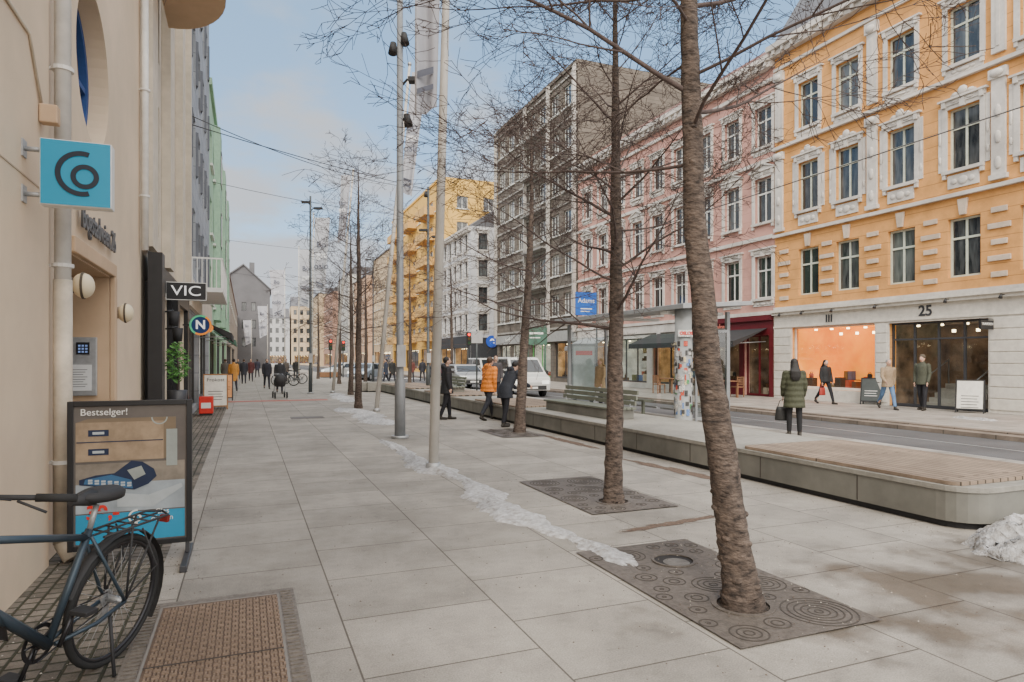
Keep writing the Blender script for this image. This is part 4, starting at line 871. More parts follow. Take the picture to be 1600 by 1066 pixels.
bm_=C('bike_slate',(.045,.065,.085),rough=.35,metal=.3,var=.05)
bk=bicycle('dark grey city bicycle with luggage rack parked by the near left wall',(-.70,4.15,0),rzb,bm_,-R(7))
dup(bk,(*at(459,603),0),R(70),'distant parked bicycle left of the grey flagpole'); dup(bk,(*at(472,600),0),R(95),'distant parked bicycle nearest the far flagpole')
# ------------------------------------------------------------ poles & flags
fprint=C('flag_print',(.80,.80,.82)); fprint2=C('flag_print_dark',(.12,.13,.17))
def flagpole(label,base,lean,H=11,r=.06,fl=None,m_=polew):
    t=thing('flagpole',label,'flagpole',(*base,0),0,'flagpoles along the walk'); m=MB()
    m.tube([(0,0,0),(lean[0]*.5,lean[1]*.5,H/2),(lean[0],lean[1],H)],[r,r*.85,r*.55],n=12); m.build('pole',m_,t)
    m=MB(); m.tube([(0,0,0),(0,0,.1)],[r+.05,r+.03],n=12); m.build('base_collar',steel,t)
    m=MB(); m.ball((lean[0],lean[1],H+.05),.07); m.build('finial',steel,t)
    if fl:
        z1,z0,w,sd,lb_=fl
        f=thing('banner_flag',lb_,'flag',(*base,0),0,'pale banner flags'); m=MB(); nx,nz=14,24; vs=[];fs=[]; rg=random.Random(int(base[1]*10))
        ph=rg.uniform(0,6)
        def pt(p,q,oy=0):
            z=z1+(z0-z1)*q; ww=w*(1-.12*q); x=sd*(r+.02+ww*p*(1-.18*q*p)); y=.08*math.sin(p*8+ph+q*2)*(p**.6)*(.5+q)+oy
            return (x*cs+lean[0]*z/H+y*sn,-x*sn+lean[1]*z/H+y*cs,z-.35*w*p*q)
        for j in range(nz+1):
            for i in range(nx+1): vs.append(pt(i/nx,j/nz))
        for j in range(nz):
            for i in range(nx): a=j*(nx+1)+i; fs.append((a,a+1,a+nx+2,a+nx+1))
        m.add(vs,fs,0,True); m.build('cloth',flagm,f)
        m=MB()
        for a,b in ((.88,.90),(.93,.945)):
            m.add([pt(.15,a,-.02),pt(.85,a,-.02),pt(.85,b,-.02),pt(.15,b,-.02)],[(0,1,2,3)])
        m.build('print',fprint2,f)
        zc=(z1*.4+z0*.6); xo=sd*(w*.5+r)
        for s,dz in (('Bo',.9),('gst',.3),('oslo',-.35)):
            text(s,min(.55,w*.62),fprint2 if s!='gst' else fprint,f,(xo*cs+lean[0]*zc/H-.12*sn,-xo*sn+lean[1]*zc/H-.12*cs,zc+dz*w*1.1),rot=(math.pi/2,0,-TH),ext=.002,bold=.006)
    return t
def lean(px,Z,hpx):
    k=px*Z/F; return (k*cs,-k*sn)
flagpole('nearest white flagpole standing in the snow ridge',at(677,733),lean(31,9.94,0),fl=(10.6,5.45,.45,-1,'large grey flag hanging at the top edge of the picture'),r=.075)
flagpole('leaning white flagpole just beyond the grey lamp post',at(588,643),lean(52,21,0),fl=(10.8,7.0,.5,1,'furled grey flag on the leaning flagpole'),r=.075)
flagpole('third leaning flagpole near the fourth tree',at(520,614),lean(32,32.7,0),fl=(10.8,7.6,.5,-1,'narrow grey flag on the third flagpole'),r=.075)
flagpole('fourth flagpole, slim and upright behind the dark post',at(487,602),lean(3,42,0),H=11,fl=(10.8,6.2,1.0,1,'tapering grey flag just right of the dark post'))
flagpole('fifth flagpole with a flag hanging on its right',at(467,593),(0,0),fl=(10.8,6.3,1.1,1,'grey flag on the fifth flagpole'))
flagpole('sixth flagpole with a broad flag on its left',at(445,587),(0,0),fl=(10.9,6.3,1.5,-1,'broad grey flag spread left of the sixth flagpole'))
flagpole('seventh flagpole seen against the grey gabled building',at(418,581),(0,0),H=9,fl=(8.9,5,1.3,-1,'small distant flag before the grey gabled building'))
flagpole('farthest flagpole at the foot of the grey gabled building',at(393,577),(0,0),H=8.5,fl=(8.4,4.5,1.4,-1,'farthest flag, left of the other small flags'))
def lamp_post(label,base,H,heads,r=.09,m_=poleg):
    t=thing('lamp_post',label,'lamp post',(*base,0),0,'street lamp posts'); m=MB(); m.tube([(0,0,0),(0,0,1.2),(0,0,1.25),(0,0,H)],[r*1.15,r*1.1,r*.8,r*.6],n=14); m.build('pole',m_,t)
    m=MB(); m.tube([(0,0,0),(0,0,.06)],[r+.08,r+.08],n=14); m.build('base_plate',steel,t)
    for (z,dx,kind) in heads:
        vx,vy=dx*cs,-dx*sn
        if kind=='flood':
            m=MB(); m.tube([(0,0,z-.1),(vx*.6,vy*.6,z),(vx,vy,z-.02)],.025); m.tube([(vx,vy,z+.08),(vx*1.2,vy*1.2-.05,z-.16)],[.065,.095],n=12); o=m.build('floodlight',blackm,t)
        else:
            m=MB(); m.tube([(0,0,z-.15),(vx*.5,vy*.5,z+.02),(vx,vy,z)],.025); T=Matrix.Translation((vx,vy,z)); m.box(-.12,.28,-.1,.1,-.04,.05,T=T@Matrix.Rotation(-TH,4,'Z')); m.build('lamp_head',blackm,t)
    m=MB(); m.box(-.09,.09,-.14,-.1,1.5,1.95); m.build('notice_plate',C('plate_grey',(.4,.4,.4)),t)
    return t
lamp_post('tall grey lamp post with floodlights left of the nearest flagpole',at(625,685),11,[(8.2,-.14,'flood'),(8.4,.08,'flood'),(7.5,.3,'lamp'),(6.7,.14,'flood')],.1)
lamp_post('distant grey lamp post with two small heads before the yellow block',at(669,618),9.6,[(7.6,-.3,'lamp'),(7.3,.3,'lamp'),(9.3,-.1,'flood')],.09,poled)
lamp_post('slim dark lamp post left of the third flagpole',at(485,615),9.6,[(9.3,-.3,'lamp'),(9.0,.3,'lamp')],.08,poled)
lamp_post('farther dark lamp post among the distant trees',at(583,598),9.0,[(8.8,-.4,'lamp')],.08,poled)
t=thing('sign_post','thin dark post with small traffic plate behind the platform','post',(*at(745,612),0)); 
m=MB(); m.tube([(0,0,0),(0,0,3.2)],.045); m.build('pole',poled,t); m=MB(); m.box(-.3,.3,-.05,-.03,2.5,3.1); m.build('plate',C('plate_grey',(.4,.4,.4)),t)
def traffic_light(label,base,h=3.2):
    t=thing('traffic_light',label,'traffic light',(*base,0),0,'traffic lights'); m=MB(); m.tube([(0,0,0),(0,0,h)],.055); m.build('pole',poled,t)
    m=MB(); m.box(-.16,.16,-.3,-.06,h-.95,h); m.build('housing',black,t,bev=.02)
    for k,c in enumerate(((.9,.03,.01),(.1,.06,.01),(.01,.06,.02))):
        m=MB(); m.arc((0,h-.17-k*.3),0,.1,0,360,-.33,-.301,n=18); m.build('lens',C('lens%d'%k,c,emit=(4 if k==0 else 0),var=0,dirt=0),t)
traffic_light('traffic light showing red between the distant trees',at(516,592),h=3.4)
traffic_light('second red traffic light right of the first',at(536,590),h=3.4)
traffic_light('red traffic light before the white corner building',at(731,598),h=3.6)
def wire(label,a,b,sag=.4,r=.014):
    m=MB(); P=[]; a=Vector(a);b=Vector(b)
    for k in range(15): q=k/14; p=a.lerp(b,q); p.z-=sag*4*q*(1-q); P.append(p)
    m.tube(P,r,n=4); tag(m.build('overhead_wire',framed),label,'wire',group='overhead street wires')
wire('thin overhead wire from the slate building to the far lamp post',(LX,19.5,8.2),(*at(669,618),9.5))
wire('overhead wire from slate building across to the pink facade',(LX,20,8.1),(RX,38,11.5),.7)
wire('overhead wire crossing high between green and brown buildings',(LX,34,10),(RX,48,13),.8)
wire('overhead wire at the green building level',(LX,50,10),(RX,60,12),.6)
wire('lower distant overhead wire near the grey gabled building',(LX,62,9.2),(RX,80,11),.5)
wire('overhead tram wire running above the road',(13.2,5,6.3),(12.5,120,6.3),.2)
wire('overhead wire along the trees toward the brown block',(4,34,10.5),(RX,44,9.0),.6)
# ------------------------------------------------------------ trees
def tree(label,base,path,radii,z0,n,Lm,seed,levels=3,NK=(10,6,4),el=(2,28),lr=(.2,.34),rmin=.0024,rmax=.023):
    rg=random.Random(seed); t=thing('tree',label,'tree',(*base,0),0,'bare street trees'); m=MB()
    P=[];Q=[]; 
    sub=12
    for i in range(len(path)-1):
        for k in range(sub):
            q=k/sub; P.append(Vector(path[i]).lerp(Vector(path[i+1]),q)+Vector((rg.uniform(-.004,.004),rg.uniform(-.004,.004),0))); Q.append((radii[i]*(1-q)+radii[i+1]*q)*rg.uniform(.975,1.03))
    P.append(Vector(path[-1])); Q.append(radii[-1])
    m.tube(P,Q,n=20); 
    for i_,v in enumerate(m.v):
        if i_<len(P)*20:
            c_=P[i_//20]; f=1+.05*math.sin(v[2]*6+(i_%20)*.9)+rg.uniform(-.045,.045); m.v[i_]=(c_.x+(v[0]-c_.x)*f,c_.y+(v[1]-c_.y)*f,v[2])
    for _ in range(18):
        i=rg.randrange(8,len(P)-6); a=rg.uniform(0,6.28); r_=Q[i]; m.ball(P[i]+Vector((math.cos(a),math.sin(a),0))*r_*.8,(r_*.36,r_*.36,r_*.25),8,6)
    m.build('trunk',bark,t)
    c=MB()
    def br(p,d,L_,r,lev):
        ns={3:11,2:7,1:5,0:3}[lev]; pts=[p]; d=d.normalized(); st=L_/ns; kids=[]
        for k in range(ns):
            d=(d+Vector((rg.uniform(-1,1),rg.uniform(-1,1),rg.uniform(-1,.8)))*(.13 if lev>1 else .2)+Vector((0,0,.02))).normalized()
            p=p+d*st; pts.append(p)
            if k>=1: kids.append((p,d.copy(),(k+1)/ns))
        rs=[max(rmin,r*(1-.85*(k/ns)**.8)) for k in range(ns+1)]
        c.tube(pts,rs,n=(7 if lev==3 else 4 if lev==2 else 3),cap=False)
        if lev==0: return
        nk=NK[3-lev]
        for k in range(nk):
            pp,dd,q=kids[min(len(kids)-1,int(((k+rg.random())/nk)*len(kids)))]
            ax=dd.orthogonal().normalized(); ax.rotate(Matrix.Rotation(rg.uniform(0,6.28),3,dd)); nd=dd.copy(); nd.rotate(Matrix.Rotation(R(rg.uniform(28,62)),3,ax)); nd.z=nd.z*.75+.02
            br(pp,nd,L_*rg.uniform(.3,.55)*(1.15-.4*q),max(rmin*1.2,r*(1-.75*q)*.52),lev-1)
    zt=path[-1][2]; g=rg.uniform(0,6)
    for k in range(n):
        q=(k+.5)/n; z=z0+(zt-z0)*q**.95; i=min(range(len(P)),key=lambda i:abs(P[i].z-z)); a=g+k*2.4; e=R(rg.uniform(*el)+38*q*q)
        d=Vector((math.cos(a)*math.cos(e),math.sin(a)*math.cos(e),math.sin(e))); L_=Lm*(1-.5*q)*rg.uniform(.75,1.15)
        br(P[i],d,L_,min(rmax,Q[i]*rg.uniform(*lr)),levels)
    c.build('crown',twig,t)
    return t
b1=(3.07,3.5)
tree('nearest bare tree with a leaning rough trunk in the iron grate',b1,[(0,0,-.02),(-.03,.01,.25),(-.09,.035,.7),(-.20,.08,1.5),(-.30,.12,2.6),(-.34,.13,4.0),(-.34,.15,5.5),(-.25,.1,7.2)],[.145,.11,.099,.087,.072,.055,.038,.012],2.9,32,2.7,11,NK=(12,7,5),el=(-6,22),lr=(.16,.3),rmax=.019)
tree('second bare tree, upright, in the farther grate',(3.93,6.62),[(0,0,-.02),(0,0,.2),(0.02,.0,1.2),(.04,0,2.4),(.04,.02,4.2),(.02,0,6.5)],[.13,.105,.093,.078,.05,.012],1.95,32,2.3,12,NK=(11,6,4))
tree('third bare tree standing against the long platform',(5.72,13.75),[(0,0,-.02),(.02,0,.3),(.1,0,1.8),(.22,0,3.4),(.3,0,5),(.3,0,7.2)],[.15,.12,.10,.08,.05,.012],2.2,28,2.7,13,NK=(8,5,3),rmin=.0038)
tree('fourth bare tree beyond the leaning flagpole',at(560,638),[(0,0,-.02),(0,0,.3),(0,0,2),(.03,0,4),(0,0,6),(0,0,8.2)],[.15,.12,.10,.08,.05,.01],2.3,26,2.8,14,NK=(7,5,2),rmin=.005)
for i,(u,v,l,lv) in enumerate([(548,617,'fifth bare tree, partly behind the third flagpole',2),(571,603,'sixth bare tree in the distance before the yellow block',2),(530,600,'seventh bare tree in the distance near the traffic lights',2),(640,604,'bare tree rising beyond the end of the platform',2),(497,592,'small bare tree far up the walk',2),(705,600,'bare tree standing in front of the white corner building',2)]):
    tree(l,at(u,v),[(0,0,-.02),(0,0,.3),(0.05,0,2),(.03,0,4),(0,0,6),(0,0,8.0)],[.15,.12,.10,.08,.05,.01],2.4,30,2.5,20+i,levels=lv,NK=(0,7,4),rmin=.0065)
# ------------------------------------------------------------ shelter
t=thing('tram_shelter','glass walled tram shelter with a flat grey roof','shelter',(9.9,13.4,0))
Ls=6.2
m=MB(); m.prism([(-.35,2.86),(1.7,3.0),(1.7,3.1),(-.35,2.98)],'y',-.5,Ls+.3); m.build('roof',C('roof_panel',(.33,.34,.35),metal=.2,rough=.4),t,bev=.01)
for y in (.2,3,5.6): m=MB(); m.box(-.3,1.4,y,y+.3,2.78,2.85); m.build('beam',whitep,t)
for x,y in ((0,0.1),(0,3.1),(0,Ls),(1.4,.1),(1.4,Ls)): m=MB(); m.box(x,x+.09,y-.045,y+.045,0,2.86); m.build('post',poleg,t)
def pane_(x0,y0,x1,y1,z0=.25,z1=2.4,par=None): m=MB(); m.add([(x0,y0,z0),(x1,y1,z0),(x1,y1,z1),(x0,y0,z1)],[(0,1,2,3)]); m.build('glass_panel',glassS,par)
for a,b in ((.2,3.0),(3.2,Ls-.1)):
    pane_(1.44,a,1.44,b,par=t)
    for z in (2.4,.2): m=MB(); m.box(1.42,1.46,a,b,z,z+.05); m.build('glazing_bar',steel,t)
pane_(.15,Ls,1.35,Ls,par=t)
m=MB(); m.box(.85,1.2,3,5.4,.42,.47); m.box(.9,.96,3.1,3.2,0,.42); m.box(.9,.96,5.2,5.3,0,.42); m.build('bench',benchm,t)
t=thing('poster_cabinet','grey framed poster cabinet at the far end of the glass shelter','poster cabinet',(*at(911,637),0),-TH*.4)
m=MB(); m.box(-.45,.45,-.1,.1,.3,2.2); m.build('frame',poleg,t,bev=.02); m=MB(); m.box(-.38,.38,-.108,-.1005,.4,2.1); m.build('poster',C('poster_cream',(.55,.60,.60)),t)
m=MB(); m.box(-.3,.3,-.112,-.109,1.8,1.95); m.build('poster_stripe',redS,t); 
for x in (-.35,.25): m=MB(); m.box(x,x+.1,-.05,.05,0,.3); m.build('foot',poled,t)
t=thing('advert_pillar','sticker covered pillar with small red lettering at the shelter corner','pillar',(*at(1068,668),0),-TH)
m=MB(); m.tube([(0,0,0),(0,0,.1),(0,0,.12),(0,0,2.9)],[.24,.24,.21,.21],n=28); m.build('column',C('pillar_grey',(.27,.28,.28)),t)
rg=random.Random(5); cl=[(.6,.59,.56),(.50,.08,.05),(.08,.25,.10),(.55,.45,.25),(.12,.2,.4),(.05,.05,.05),(.45,.44,.42),(.33,.3,.28)]
mats_=[C('leaflet%d'%i,c,rough=.6,var=.7,scale=40) for i,c in enumerate(cl)]
m=MB()
for k in range(260):
    a=R(rg.uniform(0,360)); da=rg.uniform(.15,.45); z=rg.uniform(.3,2.05); hh=rg.uniform(.06,.16); r_=.212+k*.00008; vs=[]
    for i in range(4):
        q=a+da*i/3; vs+= [(r_*math.cos(q),r_*math.sin(q),z),(r_*math.cos(q),r_*math.sin(q),min(z+hh,2.2))]
    m.add(vs,[(2*i,2*i+2,2*i+3,2*i+1) for i in range(3)],m=rg.choice([0,1,2,3,4,5,5,6,6,7,7]))
m.build('leaflets',mats_,t)
m=MB(); m.box(-.19,.19,-.25,-.235,2.2,2.36); m.build('name_plate',mats_[0],t); text('OSLOS',.105,redS,t,(0,-.256,2.28),bold=.004)
t=thing('glass_screen','glass display screen right of the sticker covered pillar','screen',(*at(1112,664),0),-TH)
m=MB(); m.box(-.42,-.37,-.04,.04,0,2.4); m.box(.37,.42,-.04,.04,0,2.4); m.box(-.37,.37,-.04,.04,2.33,2.4); m.box(-.37,.37,-.04,.04,.12,.2); m.build('frame',poleg,t)
pane_(-.37,0,.37,0,.2,2.33,t)
m=MB(); m.box(-.0,.2,-.018,-.012,1.2,1.6); m.build('poster',C('paper',(.75,.75,.74)),t)
t=thing('banner_sign','blue hanging banner sign with white marks before the brown block','sign',(*at(909,606),0))
m=MB(); m.tube([(1.0,0,0),(1.0,0,5.7)],.05); m.build('pole',poled,t); m=MB(); m.box(-.4,.95,-.05,.05,4.25,5.6); m.build('plate',C('sign_bright_blue',(.02,.12,.5)),t); text('Adams',.40,whitep,t,(.27,-.06,5.1))
m=MB(); m.box(-.1,.65,-.057,-.051,4.6,4.66); m.box(-.1,.5,-.057,-.051,4.45,4.5); m.build('print',whitep,t)
t=thing('board_sign','dark green sign board on two posts beyond the third tree','sign',(*at(838,612),0),-TH)
for x in (-.45,.45): m=MB(); m.tube([(x,0,0),(x,0,3.4)],.05); m.build('post',greenD,t)
m=MB(); m.box(-.55,.55,-.08,.0,2.4,3.3); m.build('plate',greenD,t); m=MB(); m.box(-.35,.35,-.086,-.081,2.95,3.05); m.box(-.35,.2,-.086,-.081,2.75,2.80); m.build('print',whitep,t)
wm_=C('teak',(.26,.135,.07))
def table(label,x,y):
    t=thing('outdoor_table',label,'table',(x,y,0),0,'outdoor restaurant tables')
    m=MB()
    for k in range(5): m.box(-.38+k*.155,-.24+k*.155,-.6,.6,.7,.735)
    m.build('tabletop',wm_,t)
    for sx in (-1,1):
        for sy in (-1,1): m=MB(); m.box(sx*.3-.03,sx*.3+.03,sy*.5-.03,sy*.5+.03,0,.7); m.build('leg',wm_,t)
def chair(label,x,y,rz):
    t=thing('outdoor_chair',label,'chair',(x,y,0),rz,'outdoor restaurant chairs')
    m=MB(); m.box(-.22,.22,-.22,.22,.42,.46); m.build('seat',wm_,t); m=MB(); 
    for k in range(4): m.box(-.22,.22,.2,.23,.52+k*.1,.59+k*.1)
    m.build('backrest',wm_,t)
    for sx in (-1,1):
        for sy in (-1,1): m=MB(); m.box(sx*.2-.02,sx*.2+.02,sy*.2-.02,sy*.2+.02,0,.9 if sy>0 else .42); m.build('leg',wm_,t)
for i,(y,l) in enumerate(((23.3,'first'),(25.2,'second'),(27.2,'third'))):
    table('%s wooden table from the orange building under the black awning'%l,19.4,y); 
    chair('wooden chair on the street side of the %s outdoor table'%l,18.7,y,math.pi/2); chair('wooden chair on the wall side of the %s outdoor table'%l,20.1,y,-math.pi/2)
for i,(u,v,l) in enumerate([(515,590,'brown wooden planter box left of the distant cars'),(600,612,'grey stone seat block at the far end of the platform'),(575,612,'grey stone seat block left of its twin')]):
    t=thing('planter' if i==0 else 'seat_block',l,'planter' if i==0 else 'bench',(*at(u,v),0)); m=MB(); m.box(-.9,.9,-.4,.4,.05,.5); m.build('box',wm_ if i==0 else conc,t,bev=.03); m=MB(); m.box(-.8,.8,-.3,.3,0,.05); m.build('foot',framed,t)
# ------------------------------------------------------------ vehicles
def car(label,loc,rz,paint,kind='hatch',cat='car'):
    t=thing('parked_car' if kind!='van' else 'van',label,cat,(*loc,-.13),rz,'cars on the street')
    if kind=='van': Ln,Wd,Hh=4.7,1.85,1.9; prof=[(-2.3,.3),(-2.35,.6),(-2.32,1.05),(-2.2,1.85),(-2.0,1.9),(.75,1.9),(1.0,1.84),(1.75,1.1),(2.25,.95),(2.35,.7),(2.33,.3)]; gb_=1.08; roofpts=[(-2.22,1.12),(-2.12,1.8),(.85,1.8),(1.62,1.12)]
    else: Ln,Wd,Hh=4.2,1.78,1.48; prof=[(-2.05,.3),(-2.1,.6),(-2.05,.98),(-1.75,1.38),(-1.3,1.47),(.2,1.48),(.5,1.43),(1.15,.98),(1.9,.85),(2.1,.65),(2.08,.3)]; gb_=.95; roofpts=[(-1.9,1.0),(-1.62,1.36),(.42,1.4),(1.02,1.0)]
    m=MB(); n=len(prof)
    def hw(z): return Wd/2*(1 if z<=gb_+.03 else 1-.16*(z-gb_)/(Hh-gb_))*(.97 if z<.4 else 1)
    vs=[(s_*hw(z),y,z) for s_ in (-1,1) for y,z in prof]
    m.add(vs,[tuple(range(n)),tuple(range(2*n-1,n-1,-1))]+[(i,n+i,n+(i+1)%n,(i+1)%n) for i in range(n)]); m.build('body',paint,t,bev=.05)
    cg=C('car_glass',(.02,.025,.03),rough=.05,spec=.8)
    def gwin(pts,name='side_window'):
        for s_ in (-1,1):
            m=MB(); m.add([(s_*(hw(z)+.006),y,z) for y,z in pts],[tuple(range(len(pts)))]); m.build(name,cg,t)
    r=roofpts; mid=(r[1][0]+r[2][0])/2
    gwin([r[0],r[1],(mid-.05,r[1][1]),(mid-.05,r[0][1])]); gwin([(mid+.05,r[0][1]),(mid+.05,r[2][1]),r[2],r[3]])
    fi=[i for i in range(n-1) if prof[i][1]>=Hh-.1 and prof[i+1][1]<=1.12 and prof[i][0]>0][0]
    def slab(p,q,nm,off,a=.1,b=.9,wf=.88):
        y0=p[0]+(q[0]-p[0])*a; z0=p[1]+(q[1]-p[1])*a; y1=p[0]+(q[0]-p[0])*b; z1=p[1]+(q[1]-p[1])*b
        m=MB(); m.add([(-hw(z0)*wf,y0+off,z0+.008),(hw(z0)*wf,y0+off,z0+.008),(hw(z1)*wf,y1+off,z1+.008),(-hw(z1)*wf,y1+off,z1+.008)],[(0,1,2,3)]); m.build(nm,cg,t)
    slab(prof[fi],prof[fi+1],'windscreen',.012); slab(prof[2],prof[3],'rear_window',-.012)
    for y in (-Ln*.31,Ln*.31):
        for s_ in (-1,1):
            m=MB(); m.tube([(s_*(Wd/2-.2),y,.32),(s_*(Wd/2+.012),y,.32)],.32,n=22); w_=m.build('wheel',rubber,t)
            m=MB(); m.tube([(s_*(Wd/2+.013),y,.32),(s_*(Wd/2+.022),y,.32)],.2,n=16); m.build('rim',steel,w_)
    yf=prof[-2][0]; yr=prof[1][0]
    for s_ in (-1,1):
        m=MB(); m.box(s_*.66-.18,s_*.66+.18,yf-.12,yf+.01,.62,.78); m.build('headlight',C('headlamp',(.8,.8,.75),emit=1.5,rough=.2),t,bev=.02)
        m=MB(); m.box(s_*.76-.1,s_*.76+.1,yr-.02,yr+.1,.72,1.0); m.build('tail_light',C('tail_red',(.5,.02,.01),emit=.6),t,bev=.02)
        m=MB(); m.box(s_*(Wd/2+.1)-.09,s_*(Wd/2+.1)+.09,r[3][0]-.25,r[3][0]-.12,gb_,gb_+.16); m.build('wing_mirror',blackm,t,bev=.02)
    m=MB(); m.box(-.7,.7,yf-.06,yf+.015,.36,.55); m.build('grille',blackm,t); m=MB(); m.box(-.26,.26,yf+.016,yf+.024,.4,.5); m.build('number_plate',whitep,t)
    m=MB(); m.box(-.26,.26,yr-.03,yr-.012,.45,.56); m.build('number_plate',whitep,t)
    return t
wp=C('car_white',(.60,.60,.58),rough=.25,var=.02,spec=.6); 
x,y=at(818,616); car('white people carrier van driving on the far lane beyond the third tree',(x+.4,y+1.8),R(176),wp,'van','van')
x,y=at(720,603); car('silver car on the road behind the platform',(x+.2,y),R(180),C('car_silver',(.42,.43,.44),rough=.3,metal=.4),'hatch')
x,y=at(778,596); car('second white van behind the people carrier',(x-.3,y+2),R(180),wp,'van','van')
x,y=at(572,592); car('pale blue car far up the street by the traffic lights',(x,y),R(150),C('car_pale_blue',(.35,.42,.5),rough=.3,metal=.3),'hatch')
x,y=at(538,588); car('white car farthest up the street',(x,y),R(120),wp,'hatch')
x,y=at(690,590); car('dark car distant in front of the white corner building',(x,y),R(0),C('car_dark',(.04,.045,.06),rough=.25),'hatch')
# ------------------------------------------------------------ people
def remesh(name,mb,m_,parent,vox,loc=(0,0,0)):
    me=mb.mesh('tmp',m_); o=bpy.data.objects.new('tmp',me); COL.objects.link(o)
    r=o.modifiers.new('r','REMESH'); r.mode='VOXEL'; r.voxel_size=vox; r.use_smooth_shade=True
    s=o.modifiers.new('s','SMOOTH'); s.factor=.5; s.iterations=2
    dg=bpy.context.evaluated_depsgraph_get(); nm=bpy.data.meshes.new_from_object(o.evaluated_get(dg)); bpy.data.objects.remove(o)
    nm.materials.clear(); nm.materials.append(m_)
    for p in nm.polygons: p.use_smooth=True
    q=bpy.data.objects.new(name,nm); COL.objects.link(q); q.parent=parent; q.location=loc; return q
def cap(mb,p0,p1,r0,r1,n=12):
    p0=Vector(p0);p1=Vector(p1); d=(p1-p0); 
    if d.length<1e-6: return
    d.normalize()
    mb.tube([p0-d*r0*.9,p0-d*r0*.55,p0,p1,p1+d*r1*.55,p1+d*r1*.9],[r0*.35,r0*.8,r0,r1,r1*.8,r1*.35],n=n)
hairc={'black':(.012,.010,.009),'brown':(.06,.035,.02),'blond':(.35,.24,.12),'grey':(.3,.29,.28)}
def person(label,pos,hd,H=1.72,coat=(.03,.03,.03),clen=.80,trou=(.03,.03,.04),hair='black',hlen=0,hat=None,legs=((5,3),(-5,3)),arms=((5,15),(-3,15)),leanf=0,vox=.013,z=0,quilt=0,hood=False,shoes=(.03,.025,.02),bulk=1.0,group=None):
    k=H/1.72; LN=R(leanf); hz=.92
    J=[]
    for s_,(a,b) in zip((-1,1),legs):
        a=R(a);b=R(b); h=Vector((s_*.09,0,hz)); kn=h+Vector((s_*.01,math.sin(a)*.43,-math.cos(a)*.43)); an=kn+Vector((0,math.sin(a-b)*.41,-math.cos(a-b)*.41)); J.append((h,kn,an,a-b))
    low=min(j[2].z for j in J)-.085; dz=-low
    def T(p):
        p=Vector(p)
        if p.z>hz: q=p.z-hz; p=Vector((p.x,p.y*math.cos(LN)+q*math.sin(LN),hz+q*math.cos(LN)-p.y*math.sin(LN)))
        p.z+=dz; return p*k
    def D(p): p=Vector(p); p.z+=dz; return p*k
    t=thing('person',label,'person',(*pos,z),R(hd),group)
    b=MB(); co=MB(); tr=MB(); sh=MB()
    b.loft([(0,0,.86,.12,.09),(0,0,.95,.15,.10),(0,0,1.08,.125,.09),(0,.0,1.25,.145,.10),(0,0,1.38,.15,.09),(0,0,1.45,.08,.06)],n=16,T=T)
    hc=Vector((0,.02,1.605)); 
    b.ball(hc,(.072,.092,.112),16,12,T=T); b.ball((0,.035,1.555),(.052,.062,.06),12,8,T=T)
    cap(b,T((0,0,1.4)),T((0,.01,1.54)),.055*k,.05*k); b.ball((0,.118,1.59),(.013,.02,.022),8,6,T=T)
    for s_ in (-1,1): b.ball((s_*.074,.01,1.60),(.012,.02,.03),8,6,T=T)
    hands=[]
    for s_,(a,bb) in zip((-1,1),arms):
        a=R(a); bb=R(bb); shd=Vector((s_*.175,0,1.40)); A=T(shd)
        el=A+Vector((s_*.05,math.sin(a)*.28,-math.cos(a)*.28))*k; wr=el+Vector((-s_*.015,math.sin(a+bb)*.25,-math.cos(a+bb)*.25))*k
        dd=(wr-el).normalized(); cap(b,A,el,.045*k,.036*k); cap(b,el,wr,.036*k,.026*k)
        cap(co,A,el,.068*k*bulk,.055*k*bulk); cap(co,el,wr-dd*.01*k,.055*k*bulk,.046*k*bulk)
        side=Vector((0,1,0))-dd*dd.y; side.normalize()
        nrm=dd.cross(side)
        for f in (-.5,0,.5): cap(b,wr,wr+dd*.085*k+side*f*.05*k,.016*k,.014*k,8)
        for f,ln in ((-1.5,.055),(-.5,.07),(.5,.075),(1.5,.068)):
            p0=wr+dd*.085*k+side*f*.019*k; inn=-nrm*s_*(1 if nrm.x*s_>0 else -1) ; p1=p0+dd*ln*.55*k; p2=p1+(dd*.7+inn*.5).normalized()*ln*.45*k; cap(b,p0,p1,.0095*k,.009*k,6); cap(b,p1,p2,.009*k,.007*k,6)
        q0=wr+dd*.03*k+side*.028*k; q1=q0+(dd*.6+side*.6).normalized()*.04*k; cap(b,q0,q1,.011*k,.010*k,6); cap(b,q1,q1+dd*.03*k,.010*k,.008*k,6)
        hands.append(wr+dd*.11*k)
    for s_,(h,kn,an,fa) in zip((-1,1),J):
        cap(b,D(h),D(kn),.075*k,.05*k); cap(b,D(kn),D(an),.05*k,.035*k)
        toe=an+Vector((s_*.02,.17,-.055)) if abs(fa)<.5 else an+Vector((s_*.02,.14*math.cos(fa)+.03,-.05+.12*math.sin(fa)))
        heel=an+Vector((0,-.03,-.045)); cap(b,D(heel),D(toe),.032*k,.025*k)
        cap(tr,D(h),D(kn),.092*k,.066*k); cap(tr,D(kn),D(an+Vector((0,0,.04))),.066*k,.05*k)
        cap(sh,D(heel),D(toe),.042*k,.036*k); cap(sh,D(an+Vector((0,0,.05))),D(an+Vector((0,0,-.03))),.047*k,.045*k)
    tr.loft([(0,0,.84,.14,.10),(0,0,.92,.16,.115),(0,0,1.0,.15,.11)],n=16,T=T)
    zb=clen
    q=bulk
    rings=[(0,0,1.47,.085,.075),(0,0,1.43,.15*q,.095*q),(0,0,1.36,.185*q,.12*q),(0,0,1.22,.175*q,.135*q),(0,0,1.08,.165*q,.13*q),(0,0,.96,.18*q,.14*q)]
    zz=.88
